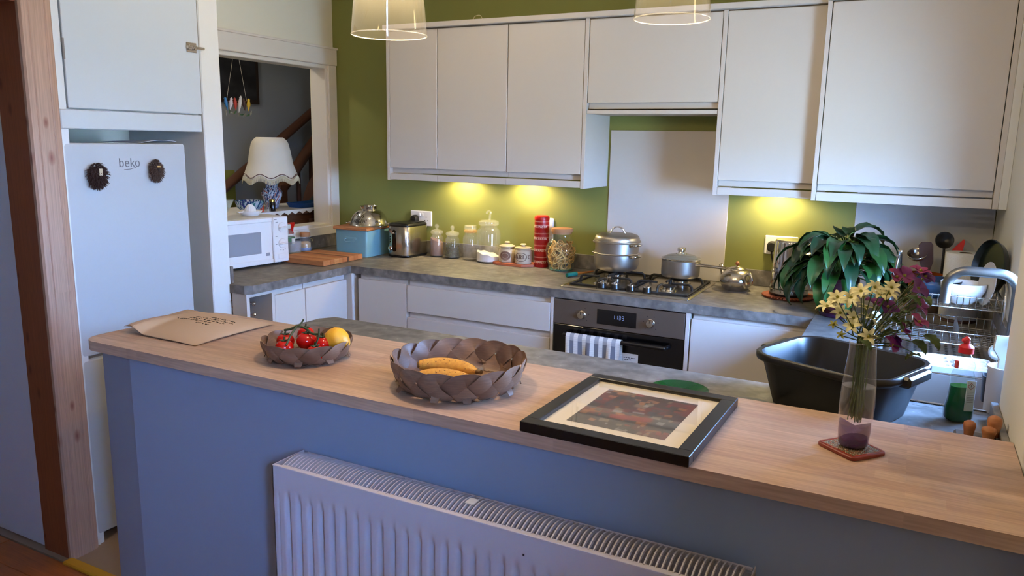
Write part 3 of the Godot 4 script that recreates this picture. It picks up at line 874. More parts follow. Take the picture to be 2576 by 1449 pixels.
func oven():
	struct_panel(1.6915, 1.7055, "pale end panel left of the oven")
	struct_panel(2.3035, 2.3205, "pale end panel right of the oven")
	var o := thing("oven", "built-in oven with a brown steel control panel and black glass door", "oven", Vector3(2.0045, 0, 0.595))
	obj("body", bx(Vector3(-0.29, 0.27, -0.52), Vector3(0.29, 0.868, -0.022)), M.black_matt, o)
	var cp := obj("control_panel", bx(Vector3(-0.296, 0.756, -0.02), Vector3(0.296, 0.866, 0.0), 0.001), M.oven_steel, o)
	obj("screen", bx(Vector3(-0.090, 0.777, 0.0), Vector3(0.088, 0.843, 0.0012), 0.0004), M.black_gloss, cp)
	var dg := MeshInstance3D.new()
	dg.name = "clock_digits"
	dg.mesh = seg_digits("1139", 0.0165)
	var em := mat(Color(0.1, 0.12, 0.2), 0.5)
	em.emission_enabled = true
	em.emission = Color(0.62, 0.72, 1.0)
	em.emission_energy_multiplier = 0.7
	dg.material_override = em
	cp.add_child(dg, true)
	dg.position = Vector3(-0.018, 0.806, 0.0014)
	for sx in [-0.1605, 0.1515]:
		var b := B.new()
		b.x = Transform3D(Basis(Vector3(1, 0, 0), Vector3(0, 0, 1), Vector3(0, -1, 0)), Vector3(sx, 0.808, 0.0))
		b.lathe([Vector2(0.0185, 0), Vector2(0.0185, 0.004), Vector2(0.0165, 0.006), Vector2(0.0155, 0.018), Vector2(0.0145, 0.020), Vector2(0.001, 0.0205)], 28, 0.5)
		var kn := obj("knob", b, M.steel, cp)
		obj("pointer", bx(Vector3(sx - 0.0007, 0.811, 0.0200), Vector3(sx + 0.0007, 0.823, 0.0212)), M.black, kn)
		b = B.new()
		for i in 6:
			var a := -2.4 + i * 0.95
			var q := Vector3(sx + 0.032 * sin(a), 0.808 + 0.032 * cos(a), 0.0003)
			b.box(q, Vector3(0.005, 0.003, 0.0008))
		obj("dial_marks", b, mat(Color(0.25, 0.22, 0.20), 0.6), cp)
	var d := obj("door", bx(Vector3(-0.296, 0.272, -0.02), Vector3(0.296, 0.753, 0.0), 0.0015), M.black_gloss, o)
	var hb := B.new()
	hb.tube(arc([Vector3(-0.235, 0.717, 0.0), Vector3(-0.228, 0.717, 0.03), Vector3(-0.205, 0.717, 0.038), Vector3(0.0, 0.717, 0.040), Vector3(0.205, 0.717, 0.038), Vector3(0.228, 0.717, 0.03), Vector3(0.235, 0.717, 0.0)], 5), 0.009, 10)
	obj("handle", hb, M.black, d)
	var st := obj("sticker", bx(Vector3(0.02, 0.626, 0.0), Vector3(0.104, 0.664, 0.0007)), mat(Color(0.80, 0.78, 0.74), 0.6), d)
	var sl := B.new()
	for r in 2:
		var x := 0.028
		rng.seed = 5 + r
		while x < 0.090 - 0.016 * r:
			var l := rng.randf_range(0.004, 0.010)
			sl.box(Vector3(x + l / 2, 0.645 - 0.009 * r, 0.0009), Vector3(l, 0.0028, 0.0004))
			x += l + 0.003
	obj("print", sl, M.black, st)
	# checked towel over the handle
	var tw := mat(Color(1, 1, 1), 0.95)
	tw.albedo_texture = picture(256, 256, func(u, v):
		var cu := int(floor(u * 13.0))
		var cv := int(floor(v * 14.0))
		var w := 0.86 if fposmod(v * 56.0, 1.0) > 0.2 else 0.80
		if cu % 2 == 0: return Color(w, w * 0.985, w * 0.95)
		return Color(0.44, 0.45, 0.48) if cv % 3 != 0 else Color(0.62, 0.62, 0.63))
	var b2 := B.new()
	b2.sheet(func(u: float, v: float):
		var x := lerpf(-0.212, 0.040, u)
		var wav := 0.006 * sin(u * 17.0) + 0.004 * sin(u * 31.0 + 1.0)
		var len := 0.19 + 0.03 * u
		var s := (v - 0.42) * 0.44
		var y: float
		var z: float
		if s < -0.019: y = 0.717 + s + 0.019 - 0.0; z = 0.026 - 0.002
		elif s > 0.019: y = 0.717 - (s - 0.019); z = 0.053 + wav * clampf((s - 0.02) * 9.0, 0.0, 1.0) + 0.002
		else:
			var a := (s / 0.019 + 1.0) * PI / 2
			y = 0.717 + 0.0125 * sin(a); z = 0.0395 - 0.0135 * cos(a)
		x += 0.012 * (u - 0.5) * clampf(-(s) * 5.0, -1.0, 0.0)
		return Vector3(x, y, z), 48, 40, 0.0025)
	var tt := obj_tag("tea_towel", b2, tw, "grey and white checked towel hanging over the oven handle", "towel")
	tt.position = Vector3(2.0045, 0, 0.595)

func shade_r(v: float) -> float:
	var k := [[0.0, 0.163], [0.12, 0.150], [0.35, 0.131], [0.65, 0.119], [0.85, 0.108], [0.95, 0.094], [1.0, 0.078]]
	for i in 6:
		if v <= k[i + 1][0]: return lerpf(k[i][1], k[i + 1][1], (v - k[i][0]) / (k[i + 1][0] - k[i][0]))
	return 0.078

func struct_panel(x0: float, x1: float, label: String):
	obj_tag("end_panel", bx(Vector3(x0, 0.0, 0.02), Vector3(x1, 0.872, 0.594), 0.001), M.cab, label, "panel")

func seg_digits(t: String, h: float) -> ArrayMesh:
	var b := B.new()
	var segs := {"1": [1, 2], "3": [0, 1, 2, 3, 6], "9": [0, 1, 2, 3, 5, 6]}
	var w := h * 0.5
	var k := h * 0.09
	for i in t.length():
		var ox := i * h * 0.85
		for s in segs[t[i]]:
			var c: Vector3 = [Vector3(w / 2, h, 0), Vector3(w, h * 0.75, 0), Vector3(w, h * 0.25, 0), Vector3(w / 2, 0, 0), Vector3(0, h * 0.25, 0), Vector3(0, h * 0.75, 0), Vector3(w / 2, h / 2, 0)][s]
			b.box(c + Vector3(ox, 0, 0), Vector3(w * 0.8, k, 0.0004) if s in [0, 3, 6] else Vector3(k, h * 0.42, 0.0004))
	return b.done()

# ---------------------------------------------------------------- wall units
func wall_units():
	var zf := 0.308
	wall_unit("narrow pale wall cupboard at the left end of the row", 0.603, 0.8985, 1.342, zf, 1.404)
	wall_unit("pale wall cupboard second from the left end", 0.9005, 1.2985, 1.342, zf, 1.404)
	wall_unit("pale wall cupboard third from the left, beside the hob gap", 1.3005, 1.6935, 1.342, zf, 1.404)
	wall_unit("short wide pale wall cupboard over the hob", 1.7155, 2.3085, 1.681, zf, 1.730)
	wall_unit("pale wall cupboard right of the hob over the wall socket", 2.3295, 2.716, 1.342, zf, 1.404)
	wall_unit("deep wide pale wall cupboard in the right corner", 2.736, 3.338, 1.339, 0.370, 1.405)
	for p in [[0.585, 0.602, zf], [1.695, 1.7135, zf], [2.3105, 2.3285, zf], [2.718, 2.7345, 0.37], [3.3395, 3.358, 0.37]]:
		obj_tag("end_panel", bx(Vector3(p[0], 1.339, 0.001), Vector3(p[1], 2.100 if p[2] < 0.35 else 2.10, p[2] + 0.001), 0.001), M.cab, {0.585: "pale end panel at the far left of the wall cupboards", 1.695: "pale side panel left of the hob gap", 2.3105: "pale side panel right of the hob gap", 2.718: "pale side panel left of the deep corner cupboard", 3.3395: "pale side panel right of the deep corner cupboard"}[p[0]], "panel", "end panels of the wall cupboards")
	obj_tag("filler_strip", bx(Vector3(3.3585, 1.339, 0.34), Vector3(3.3855, 2.449, 0.3705), 0.001), M.white, "white filler strip between the deep corner cupboard and the right wall", "panel")
	obj_tag("cornice", bx(Vector3(0.582, 2.1005, 0.001), Vector3(2.717, 2.124, 0.336), 0.002), M.cab, "long pale cornice along the top of the wall cupboards", "cornice")
	obj_tag("cornice", bx(Vector3(2.718, 2.1005, 0.001), Vector3(3.36, 2.124, 0.398), 0.002), M.cab, "short pale cornice on the deep corner cupboard", "cornice")
	obj_tag("loose_cable", tb(arc([Vector3(1.10, 2.125, 0.30), Vector3(1.115, 2.141, 0.305), Vector3(1.14, 2.145, 0.30), Vector3(1.155, 2.125, 0.30)]), 0.0015, 6), mat(Color(0.80, 0.76, 0.62), 0.5), "little loop of pale cable on top of the cornice", "cable")
	# lamps under the cupboards
	var k := 0
	for x in [0.895, 1.297, 2.543]:
		var l := thing("cupboard_downlight", ["left round downlight under the wall cupboards, above the glass jars", "middle round downlight under the wall cupboards, above the pasta tin", "right round downlight under the wall cupboards, above the kettle"][k], "downlight", Vector3(x, 1.372, 0.085), 0.0, "downlights under the wall cupboards")
		obj("ring", lt([Vector2(0.024, -0.0), Vector2(0.033, -0.002), Vector2(0.034, 0.0), Vector2(0.034, 0.006)], 28, 0.5, false), M.chrome, l)
		var em := mat(Color(1, 0.95, 0.8), 0.5)
		em.emission_enabled = true
		em.emission = Color(1.0, 0.86, 0.55)
		em.emission_energy_multiplier = 6.0
		obj("lens_lamp", lt([Vector2(0.024, 0.001), Vector2(0.024, 0.004)], 24), em, l)
		var s := SpotLight3D.new()
		s.name = numbered("downlight_beam")
		s.position = Vector3(x, 1.366, 0.085)
		s.rotation = Vector3(-PI / 2, 0, 0)
		s.spot_angle = 82.0
		s.spot_angle_attenuation = 0.5
		s.light_color = Color(1.0, 0.90, 0.68)
		s.light_energy = 0.30
		s.light_size = 0.02
		s.spot_range = 6.0
		s.spot_attenuation = 2.0
		s.shadow_enabled = true
		add_child(s)
		k += 1

func wall_unit(label: String, x0: float, x1: float, y0: float, zf: float, yd: float):
	var o := thing("wall_cupboard", label, "cupboard", Vector3((x0 + x1) / 2, y0, 0.001), 0.0, "wall cupboards")
	var h := (x1 - x0) / 2
	var yb := yd - y0
	obj("body", bx(Vector3(-h, yb - 0.026, 0.0), Vector3(h, 2.1 - y0, zf - 0.028)), M.cab, o)
	obj("door", bx(Vector3(-h + 0.0012, yb, zf - 0.024), Vector3(h - 0.0012, 2.095 - y0, zf - 0.002), 0.0015), M.cab, o)
	obj("pelmet", bx(Vector3(-h, 0.0, zf - 0.024), Vector3(h, yb - 0.031 if y0 < 1.5 else 0.017, zf - 0.003), 0.001), M.cab, o)
	if y0 > 1.5: obj("bottom", bx(Vector3(-h, 0.001, 0.0), Vector3(h, 0.017, zf - 0.026)), M.cab, o)

# ---------------------------------------------------------------- half wall and bar
func bar():
	var b := B.new()
	b.span(Vector3(1.146, 0, 2.165), Vector3(PW, 0.935, 2.29), 0.003)
	b.slab(PackedVector2Array([Vector2(0.943, 2.165), Vector2(1.16, 2.165), Vector2(1.16, 2.280), Vector2(1.146, 2.286), Vector2(0.943, 2.232)]), 0.0, 0.935)
	struct("wall_peninsula", b, M.halfwall, "pale blue painted half wall under the oak bar", "wall")
	var t := thing("bar_top", "pale oak block breakfast bar top with a rounded left end", "worktop", Vector3(0, 0, 0))
	# outline of the top: straight right end at the pier, rounded left corners
	var o := PackedVector2Array([Vector2(PW - 0.002, 2.339), Vector2(1.06, 2.339)])
	for i in 9:
		var a := PI / 2 + PI / 2 * i / 8.0
		o.append(Vector2(1.062 + 0.055 * cos(a), 2.284 + 0.055 * sin(a)))
	for i in 9:
		var a := PI + PI / 2 * i / 8.0
		o.append(Vector2(1.10 + 0.093 * cos(a), 1.983 + 0.093 * sin(a)))
	o.append(Vector2(PW - 0.002, 1.89))
	rng.seed = 77
	var rows := 11
	var w := (2.339 - 1.89) / rows
	for r in rows:
		var z0 := 1.89 + r * w
		var x := 0.9 - rng.randf() * 0.5
		while x < PW:
			var l := rng.randf_range(0.28, 0.62)
			var cut := x + l
			for joint in [2.164, 2.776]:
				if cut > joint - 0.08 and cut < joint + 0.08: cut = joint
				if x < joint - 0.01 and cut > joint + 0.001: cut = joint
			var rect := PackedVector2Array([Vector2(x, z0), Vector2(cut, z0), Vector2(cut, z0 + w), Vector2(x, z0 + w)])
			for q in Geometry2D.intersect_polygons(rect, o):
				var p := B.new()
				p.slab(q, HB - 0.028, HB, false)
				obj("stave", p, M.oak[rng.randi() % 5], t)
			x = cut
	var pk := obj("packer", bx(Vector3(1.2, WT, 1.93), Vector3(PW - 0.03, HB - 0.028, 2.16)), M.black_matt, t)
	pk.set_meta("label", "dark packing under the bar top")

func radiator():
	var r := thing("radiator", "white convector radiator with a slatted top on the half wall", "radiator", Vector3(1.817, 0.19, 2.29))
	var L := 1.083
	var H := 0.604
	# front panel with its ribs pressed in
	var b := B.new()
	b.sheet(func(u: float, v: float):
		var x := u * L
		var y := v * H
		var z := 0.128
		var k := clampf((y - 0.045) / 0.02, 0.0, 1.0) * clampf((H - 0.065 - y) / 0.02, 0.0, 1.0) * clampf((x - 0.012) / 0.006, 0, 1) * clampf((L - 0.012 - x) / 0.006, 0, 1)
		var ph := fposmod((x - 0.012) / 0.0335, 1.0)
		var rib := smoothstep(0.0, 0.22, ph) * (1.0 - smoothstep(0.62, 0.95, ph))
		z -= 0.013 * k * (1.0 - rib)
		return Vector3(x, y, z), 448, 34, 0.0)
	obj("front_panel", b, M.rad, r)
	b = B.new()
	b.span(Vector3(0, H - 0.004, 0.120), Vector3(L, H + 0.001, 0.1285), 0.001)
	b.span(Vector3(0, 0, 0.024), Vector3(L, H - 0.01, 0.034))
	obj("back_panel", b, M.rad, r)
	for x in [0.0, L - 0.002]:
		obj("side_panel", bx(Vector3(x, 0.0, 0.022), Vector3(x + 0.002, H, 0.128)), M.rad, r)
	var fins := B.new()
	for i in 42: fins.span(Vector3(0.01 + i * 0.0254, 0.03, 0.036), Vector3(0.0112 + i * 0.0254, H - 0.06, 0.112))
	var fo := obj("fin", fins, M.cab_dark, r)
	fo.set_meta("kind", "stuff")
	var g := B.new()
	g.span(Vector3(0.02, H - 0.004, 0.028), Vector3(L - 0.004, H, 0.034))
	g.span(Vector3(0.02, H - 0.006, 0.112), Vector3(L - 0.004, H - 0.001, 0.119))
	var gr := obj("grille", g, M.rad, r)
	var n := 96
	var sl := B.new()
	var pts := []
	for i in 9:
		var a := float(i) / 8.0
		pts.append(Vector3(0, 0.010 * sin(PI * a), lerpf(0.030, 0.116, a)))
	for i in 8:
		var p: Vector3 = pts[i]
		var q: Vector3 = pts[i + 1]
		for e in [[0, 0], [0.0028, 1]]:
			pass
		sl.quad(Vector3(0, p.y, p.z), Vector3(0, q.y, q.z), Vector3(0.0028, q.y, q.z), Vector3(0.0028, p.y, p.z))
		sl.quad(Vector3(0, p.y - 0.008, p.z), Vector3(0, q.y - 0.008, q.z), Vector3(0, q.y, q.z), Vector3(0, p.y, p.z))
		sl.quad(Vector3(0.0028, p.y, p.z), Vector3(0.0028, q.y, q.z), Vector3(0.0028, q.y - 0.008, q.z), Vector3(0.0028, p.y - 0.008, p.z))
	var sm := sl.done()
	for i in n:
		obj("slat", sm, M.rad, gr, Vector3(0.022 + i * (L - 0.03) / n, H, 0))
	obj("clip", bx(Vector3(0.500, H + 0.006, 0.060), Vector3(0.522, H + 0.0105, 0.085), 0.001), M.plastic_white, gr)
	obj("dent", bx(Vector3(0.66, H - 0.045, 0.1275), Vector3(0.664, H - 0.041, 0.1285)), M.black, r)

func pendants():
	for q in [[Vector3(1.15, 2.449, 1.12), 0.27, WARM, "round white flush lamp on the kitchen ceiling"], [Vector3(-0.72, 2.449, 0.75), 0.40, Color(1.0, 0.95, 0.88), "round white flush lamp on the hall ceiling"], [Vector3(2.3, 2.449, 4.9), 0.10, Color(1.0, 0.80, 0.55), "round white flush lamp on the dining room ceiling"]]:
		var c := thing("ceiling_lamp", q[3], "ceiling lamp", q[0])
		obj("base", lt([Vector2(0.11, -0.02), Vector2(0.12, -0.016), Vector2(0.12, 0.0)], 36), M.white, c)
		var dm := mat(Color(1, 1, 1), 0.5)
		dm.emission_enabled = true
		dm.emission = q[2]
		dm.emission_energy_multiplier = 2.5
		obj("diffuser_lamp", lt([Vector2(0.02, -0.055), Vector2(0.07, -0.046), Vector2(0.10, -0.030), Vector2(0.105, -0.020)], 36, 2.0), dm, c)
		lamp_omni("ceiling_glow", q[0] + Vector3(0, -0.075, 0), q[2], q[1], 0.06)
	var k := 0
	for at in [Vector3(2.052, 1.768, 2.26), Vector3(2.588, 1.812, 1.98)]:
		var p := thing("pendant_lamp", ["clear glass pendant lamp hanging over the bar, nearer the fridge", "clear glass pendant lamp hanging over the bar, nearer the hob"][k], "pendant lamp", at, 0.0, "glass pendant lamps over the bar")
		obj("shade", lt([Vector2(0.0805, 0.0), Vector2(0.080, 0.012), Vector2(0.076, 0.06), Vector2(0.066, 0.13), Vector2(0.045, 0.19), Vector2(0.025, 0.21)], 56, 2.0, false, false), glass(Color(1, 0.98, 0.94, 0.012)), p)
		var ri := []
		for i in 57: ri.append(Vector3(0.0805 * cos(TAU * i / 56.0), 0.0, 0.0805 * sin(TAU * i / 56.0)))
		obj("rim", tb(ri, 0.0012, 6), glass(Color(1, 1, 0.96, 0.25)), p)
		var em := mat(Color(1, 0.96, 0.86), 0.4)
		em.emission_enabled = true
		em.emission = Color(1.0, 0.86, 0.62)
		em.emission_energy_multiplier = 14.0
		obj("bulb", lt([Vector2(0.002, 0.080), Vector2(0.018, 0.083), Vector2(0.029, 0.097), Vector2(0.031, 0.112), Vector2(0.026, 0.13), Vector2(0.015, 0.150), Vector2(0.013, 0.160)], 24, 2.0), em, p)
		obj("holder", lt([Vector2(0.014, 0.160), Vector2(0.019, 0.163), Vector2(0.019, 0.21), Vector2(0.026, 0.212), Vector2(0.026, 0.222), Vector2(0.006, 0.235)], 24), M.chrome, p)
		obj("flex", tb([Vector3(0, 0.232, 0), Vector3(0, 2.449 - at.y, 0)], 0.003, 8), mat(Color(0.8, 0.78, 0.72), 0.6), p)
		obj("ceiling_rose", lt([Vector2(0.048, 2.449 - at.y - 0.025), Vector2(0.05, 2.449 - at.y - 0.02), Vector2(0.05, 2.449 - at.y)], 28), M.chrome, p)
		lamp_omni("pendant_glow", at + Vector3(0, 0.105, 0), WARM, [0.40, 0.27][k], 0.028)
		k += 1

# ---------------------------------------------------------------- left worktop
func left_worktop():
	var m := thing("microwave", "small white microwave oven standing beside the pillar", "microwave", Vector3(0.215, WT, 0.927), 1.47)
	var b := B.new()
	b.box(Vector3(0, 0.128, -0.135), Vector3(0.455, 0.232, 0.24), 0.006)
	obj("body", b, M.plastic_white, m)
	var dr := bx(Vector3(-0.2275, 0.012, -0.018), Vector3(0.128, 0.243, 0.006), 0.005)
	dr.x = Transform3D(Basis(), Vector3.ZERO)
	var d := obj("door", dr, M.plastic_white, m)
	obj("top_strip", bx(Vector3(-0.226, 0.222, 0.004), Vector3(0.126, 0.243, 0.010), 0.003), M.plastic_white, d)
	obj("bottom_strip", bx(Vector3(-0.226, 0.012, 0.004), Vector3(0.126, 0.036, 0.010), 0.003), M.plastic_white, d)
	obj("window", bx(Vector3(-0.185, 0.068, 0.005), Vector3(0.055, 0.176, 0.007), 0.001), M.microwave_glass, d)
	obj("badge", bx(Vector3(0.083, 0.052, 0.005), Vector3(0.107, 0.068, 0.0068), 0.001), M.microwave_glass, d)
	var c := obj("control_panel", bx(Vector3(0.131, 0.012, -0.018), Vector3(0.2275, 0.243, 0.007), 0.005), M.plastic_white, m)
	for y in [0.190, 0.108]:
		b = B.new()
		b.x = Transform3D(Basis(Vector3(1, 0, 0), Vector3(0, 0, 1), Vector3(0, -1, 0)), Vector3(0.185, y, 0.007))
		b.lathe([Vector2(0.025, 0), Vector2(0.024, 0.004), Vector2(0.022, 0.006)], 28, 0.4)
		b.x = Transform3D(Basis(Vector3(0, 0, 1), 0.06), Vector3(0.185, y, 0.018))
		b.box(Vector3.ZERO, Vector3(0.048, 0.008, 0.016), 0.003)
		obj("knob", b, M.plastic_white, c)
	obj("button", bx(Vector3(0.158, 0.030, 0.006), Vector3(0.212, 0.056, 0.009), 0.001), M.plastic_white, c)
	b = B.new()
	for q in [[0.147, 0.231, 0.016], [0.154, 0.217, 0.014], [0.150, 0.145, 0.012], [0.148, 0.104, 0.010], [0.205, 0.190, 0.010], [0.175, 0.074, 0.006], [0.190, 0.072, 0.006], [0.203, 0.080, 0.005]]:
		b.box(Vector3(q[0], q[1], 0.0073), Vector3(q[2], 0.0025, 0.0006))
	obj("print", b, M.grey_text, c)
	for x in [-0.19, 0.19]:
		for z in [-0.03, -0.22]: obj("foot", lt([Vector2(0.012, 0), Vector2(0.012, 0.014)], 14), M.black_matt, m, Vector3(x, 0, z))
	# on the microwave
	var j := thing("lemon_squeezer", "white ribbed lemon squeezer on top of the microwave", "squeezer", Vector3(0.085, WT + 0.244, 0.80))
	b = B.new()
	b.lathe([Vector2(0.036, 0), Vector2(0.050, 0.010), Vector2(0.060, 0.026), Vector2(0.058, 0.027), Vector2(0.046, 0.014), Vector2(0.030, 0.010), Vector2(0.001, 0.010)], 32)
	obj("dish", b, M.plastic_white, j)
	var rings := []
	for i in 9:
		var t := i / 8.0
		var ring := PackedVector3Array()
		for k in 48:
			var a := TAU * k / 48.0
			var r := (0.028 * cos(t * PI / 2) + 0.001) * (1.0 + 0.10 * cos(a * 12.0))
			ring.append(Vector3(r * cos(a), 0.010 + 0.048 * sin(t * PI / 2), r * sin(a)))
		rings.append(ring)
	b = B.new()
	b.loft(rings, false, true, false, 2.0)
	obj("cone", b, M.plastic_white, j)
	obj("handle", bx(Vector3(-0.012, 0.018, 0.055), Vector3(0.012, 0.026, 0.085), 0.003), M.plastic_white, j)
	obj_tag("glass_bowl", lt([Vector2(0.045, 0), Vector2(0.05, 0.004), Vector2(0.075, 0.040), Vector2(0.098, 0.088), Vector2(0.095, 0.088), Vector2(0.072, 0.042), Vector2(0.045, 0.008)], 40), glass(Color(0.8, 0.84, 0.76, 0.22)), "clear cut glass bowl on the microwave against the pillar", "bowl").position = Vector3(0.03, WT + 0.244, 0.985)
	# behind the microwave
	var s := thing("spray_bottle", "clear spray bottle with a green label and red trigger behind the microwave", "spray bottle", Vector3(0.026, WT, 0.475))
	obj("body", lt([Vector2(0.030, 0), Vector2(0.033, 0.004), Vector2(0.033, 0.095), Vector2(0.030, 0.115), Vector2(0.013, 0.140), Vector2(0.012, 0.15)], 28), glass(Color(0.85, 0.9, 0.88, 0.12)), s)
	obj("label", lt([Vector2(0.0336, 0.06), Vector2(0.0336, 0.098)], 28, 0.6, false, false), mat(Color(0.15, 0.36, 0.14), 0.5), s)
	obj("paper", bx(Vector3(0.025, 0.062, -0.014), Vector3(0.036, 0.092, 0.010), 0.001), mat(Color(0.82, 0.84, 0.80), 0.6), s)
	obj("cap", lt([Vector2(0.015, 0.146), Vector2(0.016, 0.166), Vector2(0.010, 0.170)], 20), mat(Color(0.75, 0.76, 0.74), 0.4), s)
	b = B.new()
	b.x = Transform3D(Basis(Vector3.UP, PI / 2 + 0.25), Vector3(0, 0, 0))
	b.prism(PackedVector2Array([Vector2(-0.012, 0.168), Vector2(0.052, 0.174), Vector2(0.052, 0.160), Vector2(0.040, 0.146), Vector2(0.034, 0.126), Vector2(0.044, 0.112), Vector2(0.026, 0.112), Vector2(0.020, 0.140), Vector2(-0.010, 0.148)]), -0.011, 0.011)
	obj("trigger", b, M.red, s)
	obj_tag("glass_tumbler", lt([Vector2(0.032, 0), Vector2(0.034, 0.003), Vector2(0.036, 0.078), Vector2(0.034, 0.078), Vector2(0.031, 0.006)], 28), glass(Color(0.8, 0.82, 0.85, 0.25)), "plain glass tumbler between the microwave and the cork jar", "glass").position = Vector3(0.085, WT, 0.49)
	var cj := thing("cork_jar", "small glass jar of almonds with a cork lid behind the chopping board", "jar", Vector3(0.055, WT, 0.375))
	obj("glass", lt([Vector2(0.029, 0), Vector2(0.032, 0.004), Vector2(0.032, 0.070), Vector2(0.026, 0.084), Vector2(0.028, 0.092)], 28), M.glass, cj)
	obj("contents", lt([Vector2(0.028, 0.003), Vector2(0.030, 0.010), Vector2(0.030, 0.055), Vector2(0.020, 0.064), Vector2(0.001, 0.066)], 24), mat(Color(0.78, 0.66, 0.50), 0.8), cj)
	obj("label", lt([Vector2(0.0327, 0.014), Vector2(0.0327, 0.032)], 28, 0.6, false, false), mat(Color(0.55, 0.62, 0.78), 0.6), cj)
	obj("cork", lt([Vector2(0.028, 0.092), Vector2(0.029, 0.094), Vector2(0.029, 0.112), Vector2(0.027, 0.115)], 24), M.cork, cj)
	obj("twine", tb(arc([Vector3(0.028, 0.084, -0.01), Vector3(0.036, 0.078, -0.018), Vector3(0.034, 0.066, -0.024)]), 0.002, 6), mat(Color(0.55, 0.50, 0.30), 0.9), cj)
	# chopping board of glued strips
	var cb := thing("chopping_board", "striped wooden chopping board in front of the blue bread bin", "chopping board", Vector3(0.315, WT, 0.545), 0.02)
	var widths := [0.055, 0.030, 0.042, 0.026, 0.038, 0.016, 0.040, 0.030, 0.043]
	var tones := [0, 1, 3, 0, 1, 2, 0, 1, 0]
	var z := 0.16
	for i in 9:
		obj("strip", bx(Vector3(-0.155, 0.002, z - widths[i] + 0.0003), Vector3(0.155, 0.028, z - 0.0003), 0.0015), M.board[tones[i]], cb)
		z -= widths[i]
	# bread bin
	var bb := thing("bread_bin", "pale blue metal bread bin with a wooden lid and front handle", "bread bin", Vector3(0.348, WT, 0.225), 0.07)
	b = B.new()
	b.loft([B.rrect(0.206, 0.235, 0.012, 0.0), B.rrect(0.206, 0.235, 0.012, 0.145)])
	obj("body", b, M.bin_blue, bb)
	obj("lid", bx(Vector3(-0.113, 0.146, -0.126), Vector3(0.113, 0.164, 0.128), 0.004), M.board[0], bb)
	b = B.new()
	b.tube(arc([Vector3(-0.030, 0.098, 0.118), Vector3(-0.030, 0.098, 0.130), Vector3(-0.028, 0.084, 0.133), Vector3(0.0, 0.082, 0.133), Vector3(0.028, 0.084, 0.133), Vector3(0.030, 0.098, 0.130), Vector3(0.030, 0.098, 0.118)], 5), 0.0025, 8)
	b.box(Vector3(0, 0.101, 0.119), Vector3(0.072, 0.012, 0.003), 0.001)
	obj("handle", b, M.bin_blue, bb)
	# colander upside down on the bin
	var co := thing("colander", "shiny steel colander with cut-out letters upside down on the bread bin", "colander", Vector3(0.385, WT + 0.165, 0.215))
	var prof := [Vector2(0.112, 0.0), Vector2(0.112, 0.003), Vector2(0.108, 0.006), Vector2(0.104, 0.022), Vector2(0.095, 0.045), Vector2(0.082, 0.065), Vector2(0.064, 0.082), Vector2(0.050, 0.088)]
	var co_b := obj("bowl", lt(prof, 56, 0.9, false, true), M.chrome, co)
	obj("foot_ring", lt([Vector2(0.044, 0.086), Vector2(0.046, 0.098), Vector2(0.052, 0.108), Vector2(0.049, 0.109), Vector2(0.043, 0.100), Vector2(0.041, 0.090)], 48), M.chrome, co)
	for sgn in [-1, 1]:
		var hd := tb(arc([Vector3(0.100 * sgn, 0.012, -0.028), Vector3(0.125 * sgn, 0.012, -0.026), Vector3(0.136 * sgn, 0.012, 0.0), Vector3(0.125 * sgn, 0.012, 0.026), Vector3(0.100 * sgn, 0.012, 0.028)], 6), 0.0032, 8)
		obj("handle", hd, M.chrome, co).rotation.y = 0.35
	var rad := func(y: float) -> float:
		for i in range(prof.size() - 1):
			if y <= prof[i + 1].y: return lerpf(prof[i].x, prof[i + 1].x, clampf((y - prof[i].y) / (prof[i + 1].y - prof[i].y), 0, 1)) + 0.0006
		return 0.06
	for q in [["AUGEHI", 0.030, 0.12], ["AU", 0.030, 1.12], ["AUS", 0.058, 0.10]]:
		obj("letters", wrapped(q[0], 0.017, 0.0008, rad, q[1], q[2]), M.black_matt, co_b)
	# toaster
	var t := thing("toaster", "brushed steel toaster with a black lid beside the bread bin", "toaster", Vector3(0.588, WT, 0.128), -0.05)
	b = B.new()
	b.loft([B.rrect(0.140, 0.205, 0.035, 0.012), B.rrect(0.146, 0.212, 0.038, 0.05), B.rrect(0.144, 0.210, 0.037, 0.165), B.rrect(0.134, 0.200, 0.034, 0.174)], true, true, false, 2.0)
	obj("body", b, M.steel, t)
	b = B.new()
	b.loft([B.rrect(0.136, 0.200, 0.035, 0.0), B.rrect(0.148, 0.214, 0.038, 0.006), B.rrect(0.148, 0.214, 0.038, 0.013)])
	obj("base", b, M.black, t)
	b = B.new()
	b.loft([B.rrect(0.142, 0.207, 0.036, 0.170), B.rrect(0.142, 0.207, 0.036, 0.178), B.rrect(0.130, 0.190, 0.030, 0.186)])
	b.span(Vector3(-0.050, 0.186, -0.085), Vector3(0.050, 0.189, 0.085), 0.001)
	obj("lid", b, M.black, t)
	b = B.new()
	var sp := PackedVector2Array()
	for i in 24:
		var a := TAU * i / 24.0
		sp.append(Vector2(-0.014 + 0.0125 * cos(a), (0.140 if sin(a) > 0 else 0.044) + 0.0125 * sin(a)))
	b.prism(sp, 0.1035, 0.1075)
	obj("lever_slot", b, M.black_gloss, t)
	obj("lever", bx(Vector3(-0.022, 0.130, 0.106), Vector3(-0.006, 0.140, 0.118), 0.002), M.steel, t)
	for i in 3: obj("button", bx(Vector3(-0.0475, 0.080 + 0.014 * i, 0.092), Vector3(-0.0345, 0.090 + 0.014 * i, 0.1055), 0.002), M.black, t)
	b = B.new()
	b.x = Transform3D(Basis(Vector3(1, 0, 0), Vector3(0, 0, 1), Vector3(0, -1, 0)), Vector3(-0.042, 0.048, 0.097))
	b.lathe([Vector2(0.014, 0), Vector2(0.013, 0.012), Vector2(0.011, 0.015)], 24, 0.5)
	obj("dial", b, M.chrome, t)
